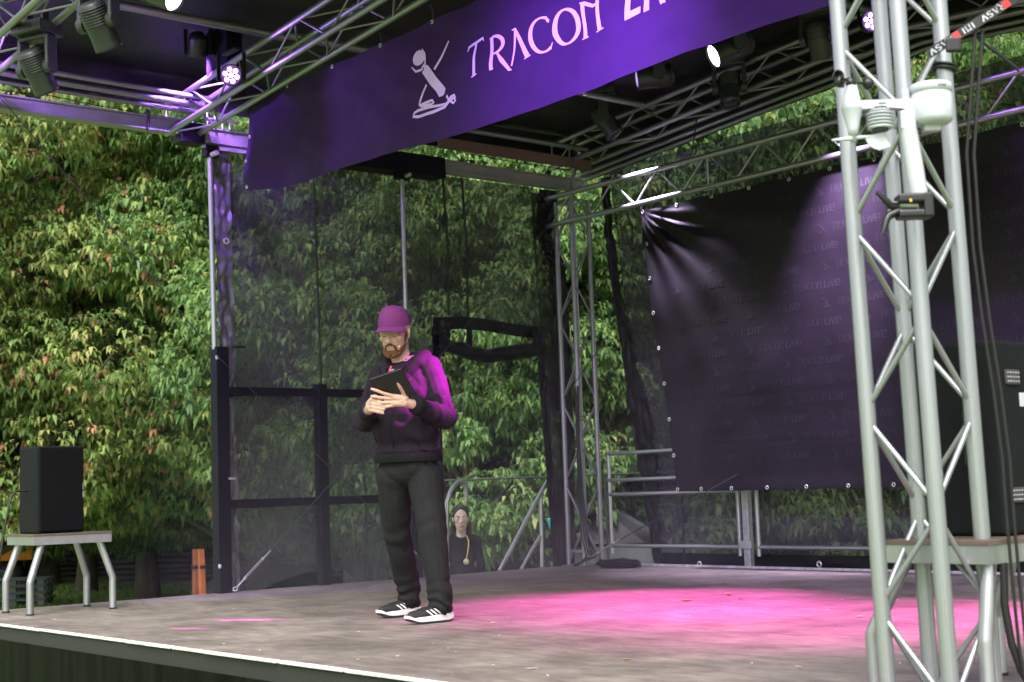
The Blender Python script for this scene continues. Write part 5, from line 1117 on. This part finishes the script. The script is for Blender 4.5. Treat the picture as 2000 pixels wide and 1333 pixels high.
# trousers
toeL, heelL = mloc(onz(735, 1209, .0)), mloc(onz(824, 1201, .0)); toeR, heelR = mloc(onz(803, 1220, .0)), mloc(onz(873, 1214, .0))
def fit(toe, heel, L=.30):
    m = (toe + heel) / 2; d = toe - heel; d.z = 0
    if d.length < .05: d = Vector((-.5, -.8, 0))
    d = d.normalized(); return m + d * L / 2, m - d * L / 2, d
toeL, heelL, dL = fit(toeL, heelL); toeR, heelR, dR = fit(toeR, heelR)
TR = mat('charcoal_trousers', (.0135, .014, .0145), .85, 0, .12, 50, .3, 20, spec=.2)
anL = heelL + dL * .075 + Vector((0, 0, .10)); anR = heelR + dR * .075 + Vector((0, 0, .10))
tb = MB(); tb.ell((.008, .012, .90), (.188, .138, .12)); tb.ell((.0, .015, .99), (.17, .12, .1))
for hp, kn, an, s in ((Vector((-.095, .01, .84)), None, anL, -1), (Vector((.105, .015, .84)), None, anR, 1)):
    kn = hp.lerp(an, .5) + Vector((s * .012, -.03, .02)); tb.cap(hp, kn, .110, .086); tb.cap(kn, an + Vector((0, 0, .06)), .086, .074); tb.cap(an + Vector((0, 0, .06)), an + Vector((0, 0, .0)), .074, .072)
tm = remesh(tb, .0065, 6, .5)
def tfold(co):
    p = Vector(co.tolist()); v = .004 * mnoise.noise(p * 6)
    an = anL if p.x < (anL.x + anR.x) / 2 else anR; a = math.atan2(p.y - an.y, p.x - an.x); low = sstep(.34, .14, p.z)
    v += .017 * abs(mnoise.noise(Vector((p.x * 9 + 3, p.y * 9, p.z * 3.2 + p.x * 3)))) - .006 + .004 * mnoise.noise(Vector((p.x * 20, p.y * 20, p.z * 9 + p.x * 14)))
    v += low * .006 * math.sin(p.z * 80 + 2.4 * math.sin(a + 1) + 7 * mnoise.noise(p * 7)) * (.35 + 1.3 * abs(mnoise.noise(p * 6)))
    v += .003 * sstep(.30, .5, p.z) * sstep(.72, .55, p.z) * math.sin(p.z * 36 + 3.0 * math.sin(a * 1.0) + 6 * mnoise.noise(p * 4.4))
    v += .006 * sstep(.7, .9, p.z) * math.sin(p.x * 26 + p.z * 20 + 4 * mnoise.noise(p * 4)); return v
vmap(tm, tfold); to_ = link_mesh('trousers', tm, TR, man)
for x in (-.165, .175): MB().tube([(x, -.075, .935), (x * 1.1, -.05, .87), (x * 1.12, -.02, .80)], .0035, 6).build('pocket_seam', TR, to_)
# running shoes
SOLE = mat('white_foam_sole', (.72, .72, .72), .55, 0, .04, 30); UP = mat('black_knit_upper', (.012, .012, .013), .7, 0, .25, 90, .3, 300); OUT = mat('black_outsole', (.02, .02, .02), .7); STR = mat('white_stripe', (.75, .75, .75), .5, 0, .03)
def shoe(heel, d, label):
    sx = Vector((d.y, -d.x, 0)); heel = Vector((heel.x, heel.y, 0)); P_ = lambda f, s, z: heel + d * f + sx * s + Vector((0, 0, z))
    def half(f):                                     # half width along the foot
        t = f / .30; return .030 + .017 * math.sin(min(1, t * 1.15) * math.pi * .62) ** 1 * 1.0 if t < .9 else .046 * math.sqrt(max(.02, 1 - ((t - .72) / .28) ** 2))
    def rim(z0, z1, grow, f0=-.006, f1=.306, nose=0.0):
        m = MB(); N = 40
        def outline(z, g, lift):
            pts = []
            for i in range(N):
                a = 2 * math.pi * i / N; f = .15 + (.156 + g) * math.cos(a); t = (f + .006) / .312; wv = (.034 + .013 * sstep(.25, .75, t)) * abs(math.sin(a)) ** .75 * (1 if math.sin(a) >= 0 else -1); pts.append(P_(f, wv * (1 + g * 8), z(t)))
            return pts
        return outline
    ol = rim(0, 0, 0)
    zb = lambda t: .002 + .022 * sstep(.72, 1.0, t) + .006 * sstep(.12, 0, t); zt = lambda t: .048 - .016 * sstep(.3, .75, t) + .020 * sstep(.8, 1, t); zm = lambda t: zb(t) + .010
    def skin_(name, levels, mt, parent):
        m = MB(); rings = [ol(z, g, 0) for z, g in levels]; N = 40
        m.add([p for r in rings for p in r], [(k * N + i, k * N + (i + 1) % N, (k + 1) * N + (i + 1) % N, (k + 1) * N + i) for k in range(len(rings) - 1) for i in range(N)], True)
        m.add(rings[0], [tuple(range(N))]); m.add(rings[-1], [tuple(range(N))]); return m.build(name, mt, parent, fixn=True)
    so_ = skin_('shoe_sole', [(zm, .0), (lambda t: (zm(t) * .5 + zt(t) * .5), .004), (zt, .001)], SOLE, man)
    skin_('outsole', [(zb, -.004), (zm, .0005)], OUT, so_)
    ub = MB()
    for f0_, f1_, z0_, z1_, r0, r1 in ((.03, .10, .075, .07, .034, .036), (.10, .19, .062, .048, .038, .040), (.19, .262, .046, .042, .040, .032)): ub.cap(P_(f0_, 0, z0_), P_(f1_, 0, z1_), r0, r1)
    ub.cap(P_(.055, 0, .08), P_(.075, 0, .125), .036, .036)
    um = remesh(ub, .005, 3, .5); u_ = link_mesh('shoe_upper', um, UP, man); bt = BVHTree.FromPolygons([v.co[:] for v in um.vertices], [p.vertices[:] for p in um.polygons])
    for sd in (1, -1):
        for k in range(3):
            f0_ = .095 + k * .026; L_, R3 = [], []
            for t in (0, .25, .5, .75, 1):
                for q, off in ((L_, -.0065), (R3, .0065)):
                    o = P_(f0_ + .035 * t + off, sd * .2, .052 + .030 * t - .004 * k); h = bt.ray_cast(o, -sx * sd); q.append((h[0] if h[0] is not None else P_(f0_, sd * .04, .05)) + sx * sd * .0018)
            MB().add(L_ + R3, [(i, i + 1, 6 + i, 5 + i) for i in range(4)], True).build('stripe', STR, u_)
    for k in range(5):
        f = .125 + .022 * k; pts = []
        for t in np.linspace(-1, 1, 7):
            o = P_(f + .008 * t, t * .026, .25); h = bt.ray_cast(o, Vector((0, 0, -1))); pts.append((h[0] if h[0] is not None else P_(f, t * .026, .07)) + Vector((0, 0, .002)))
        MB().tube(pts, .0026, 6).build('lace', RUBBER, u_)
    lp_ = [P_(.13, .0, .094), P_(.14, .022, .098), P_(.15, .044, .078), P_(.155, .052, .050), P_(.14, .048, .052), P_(.132, .03, .085)]
    MB().tube(lp_, .0022, 6).build('lace', RUBBER, u_)
shoe(heelL, dL, 'l'); shoe(heelR, dR, 'r')
man.location = (MP.x, MP.y, 0); man.rotation_euler = (0, 0, MA); man.scale = (1.015,) * 3
# tablet in his hands
tab = thing('tablet', 'thin black tablet in a folded case held by the man', 'tablet', (0, 0, 0))
A, B, C_, D = Vector((-.012, -.452, 1.392)), Vector((.2, -.472, 1.44)), Vector((.215, -.318, 1.29)), Vector((.003, -.298, 1.242)); nn = (B - A).cross(D - A).normalized(); nn = nn if nn.z > 0 else -nn
def slab(o, th, ins, name, mt, parent):
    q = [A, B, C_, D]; c = sum(q, Vector()) / 4; q = [p + (c - p).normalized() * ins for p in q]; m = MB(); m.add([p + nn * o for p in q] + [p + nn * (o + th) for p in q], [(0, 1, 2, 3), (7, 6, 5, 4), (0, 4, 5, 1), (1, 5, 6, 2), (2, 6, 7, 3), (3, 7, 4, 0)]); return m.build(name, mt, parent, fixn=True)
slab(.0, .004, 0, 'case_back', mat('black_case', (.008, .008, .010), .6, 0, .2, 40), tab); slab(.005, .006, .004, 'slab', mat('dark_metal_edge', (.28, .2, .27), .4, .5, .05), tab); slab(.0115, .001, .008, 'screen', mat('tablet_glass', (.01, .01, .012), .08), tab); slab(.013, .0035, .0, 'case_front_edge', bpy.data.materials['black_case'], tab)
tab.location = man.location; tab.rotation_euler = man.rotation_euler; tab.scale = man.scale

# ---------------------------------------------------------------- the woman beyond the stage
wp = atd(900, 1015, 15.5); WQ = math.atan2(.774, .633) + R_(4)
wom = thing('person', 'woman in black top with a gold medallion standing beyond the stage doorway', 'person', (0, 0, 0))
WS = SKIN_W = skin_mat('pale_skin', (.55, .40, .33)); HR = mat('black_hair', (.012, .009, .009), .45, 0, .3, 60, .3, 90)
WX = Matrix.Translation((0, -.02, 1.525)) @ Matrix.Scale(1.08, 4); b = MB(); head_forms(b, WX, False); b.ell((0, .03, 1.15), (.13, .085, .2)); b.cap((-.13, .04, 1.31), (.13, .04, 1.31), .04); b.cap((0, .03, 1.4), (0, .03, 1.28), .042, .07)
for s in (-1, 1): b.cap((s * .165, .04, 1.30), (s * .2, .04, 1.05), .038, .034); b.cap((s * .2, .04, 1.05), (s * .2, -.03, .82), .034, .024); b.cap((s * .2, -.03, .82), (s * .2, -.04, .74), .026, .02)
link_mesh('body', remesh(b, .0045, 2, .4), WS, wom)
hb = MB(); hb.ell((0, .022, 1.588), (.088, .108, .088)); hb.ell((0, .05, 1.54), (.083, .075, .10)); hb.cap((-.058, -.055, 1.595), (-.01, -.075, 1.64), .018, .014); hb.cap((.058, -.055, 1.595), (.01, -.075, 1.64), .018, .014)
for s in (-1, 1): hb.cap((s * .058, -.055, 1.60), (s * .079, -.02, 1.55), .018, .014); hb.cap((s * .08, .01, 1.55), (s * .085, .05, 1.40), .016, .030)
hb.cap((0, .09, 1.5), (0.03, .09, 1.30), .06, .04); hb.cap((-.085, .05, 1.42), (-.10, .05, 1.22), .032, .022); hb.cap((.085, .05, 1.42), (.10, .05, 1.22), .032, .022); link_mesh('hair', remesh(hb, .005, 2, .4), HR, wom)
for s in (-1, 1):
    e_ = WX @ Vector((s * .031, -.0895, -.002)); MB().ell(e_, (.0125, .004, .0048)).build('eye', WS, wom); MB().ell(e_ + Vector((0, -.0032, 0)), (.0065, .003, .0042)).build('iris', HR, wom); MB().cap(WX @ Vector((s * .015, -.092, .026)), WX @ Vector((s * .046, -.085, .028)), .002, .0014, 8).build('eyebrow', HR, wom)
MB().cap(WX @ Vector((-.017, -.0965, -.071)), WX @ Vector((.017, -.0965, -.071)), .0062, .0062, 8).build('lips', mat('lip_pink', (.36, .15, .14), .5), wom)
tp = MB(); tp.ell((0, .03, 1.17), (.155, .105, .19)); tp.ell((0, .03, .95), (.15, .11, .18)); tp.cap((-.13, .04, 1.30), (.13, .04, 1.30), .058)
for s in (-1, 1): tp.cap((s * .16, .04, 1.29), (s * .2, .04, 1.05), .055, .048); tp.cap((s * .2, .04, 1.05), (s * .2, -.03, .84), .048, .036)
link_mesh('top', remesh(tp, .009, 4), JB, wom)
sk = MB(); sk.ell((0, .03, .86), (.16, .12, .12))
for s in (-1, 1): sk.cap((s * .085, .03, .82), (s * .08, .02, .45), .085, .06); sk.cap((s * .08, .02, .45), (s * .08, .04, .1), .06, .045)
link_mesh('trousers', remesh(sk, .012, 3), JB, wom)
for s in (-1, 1): MB().ell((s * .08, -.02, .045), (.045, .12, .045)).build('shoe', BLKPL, wom)
GOLD = mat('gold_metal', (.72, .55, .22), .35, .6, .1); tbv = BVHTree.FromPolygons([v.co[:] for v in bpy.data.objects[wom.children[-3].name].data.vertices], [p.vertices[:] for p in wom.children[-3].data.polygons]) if False else None
ck_ = MB(); pts = [(.055, -.02, 1.345), (.075, -.055, 1.29), (.068, -.082, 1.22), (.055, -.086, 1.15), (.042, -.088, 1.105)]
ck_.tube(pts, .006, 6); ck_.build('chain', GOLD, wom); MB().lathe([(0, 0), (.028, 0), (.03, .002), (.03, .006), (.027, .008), (0, .008)], (.04, -.09, 1.075), (0, -1, 0), 24).build('medallion', mat('pale_gold', (.75, .68, .42), .4, .4, .1), wom)
for s in (-1, 1): MB().ell((s * .074, -.005, 1.465), (.006, .006, .006)).build('earring', EYE, wom)
wom.location = (wp.x, wp.y, GZ + .0); wom.rotation_euler = (0, 0, WQ)

# ================================================================== thin smoke drifting low over the back of the stage
hz = bpy.data.materials.new('stage_smoke'); hz.use_nodes = True; n = hz.node_tree.nodes; l = hz.node_tree.links; n.remove(n['Principled BSDF'])
pv = n.new('ShaderNodeVolumePrincipled'); pv.inputs['Color'].default_value = (.9, .88, .95, 1); pv.inputs['Anisotropy'].default_value = .1
l.new(pv.outputs[0], n['Material Output'].inputs['Volume'])
tc = n.new('ShaderNodeTexCoord'); mp = n.new('ShaderNodeMapping'); mp.inputs['Location'].default_value = (-1, -1, 0); mp.inputs['Scale'].default_value = (2, 2, 1); l.new(tc.outputs['Generated'], mp.inputs[0])
sx = n.new('ShaderNodeSeparateXYZ'); l.new(mp.outputs[0], sx.inputs[0])
def mth(op, a, b=None):
    m = n.new('ShaderNodeMath'); m.operation = op
    for i, v in enumerate((a, b)):
        if v is None: continue
        if isinstance(v, (int, float)): m.inputs[i].default_value = v
        else: l.new(v, m.inputs[i])
    return m.outputs[0]
fx_ = mth('SUBTRACT', 1.0, mth('POWER', mth('ABSOLUTE', sx.outputs[0]), 2.0)); fy_ = mth('SUBTRACT', 1.0, mth('POWER', mth('ABSOLUTE', sx.outputs[1]), 2.0)); fz_ = mth('POWER', mth('SUBTRACT', 1.0, sx.outputs[2]), 2.0)
no = n.new('ShaderNodeTexNoise'); no.inputs['Scale'].default_value = 1.6; no.inputs['Detail'].default_value = 3; l.new(tc.outputs['Object'], no.inputs['Vector'])
nz = mth('MAXIMUM', mth('SUBTRACT', mth('MULTIPLY', no.outputs[0], 2.6), .65), 0.0)
l.new(mth('MULTIPLY', mth('MULTIPLY', mth('MULTIPLY', fx_, fy_), mth('MULTIPLY', fz_, nz)), .08), pv.inputs['Density'])
h = MB().box((-9.8, 7.5, 1.46), (4.4, 5.4, 2.9)).build('stage_smoke', hz, origin=(-9.8, 7.5, .01)); tag(h, 'thin purple smoke drifting low over the back left of the stage', 'smoke', kind='stuff')
scn.cycles.volume_bounces = 0; scn.cycles.volume_step_rate = 3.0; scn.cycles.volume_max_steps = 64
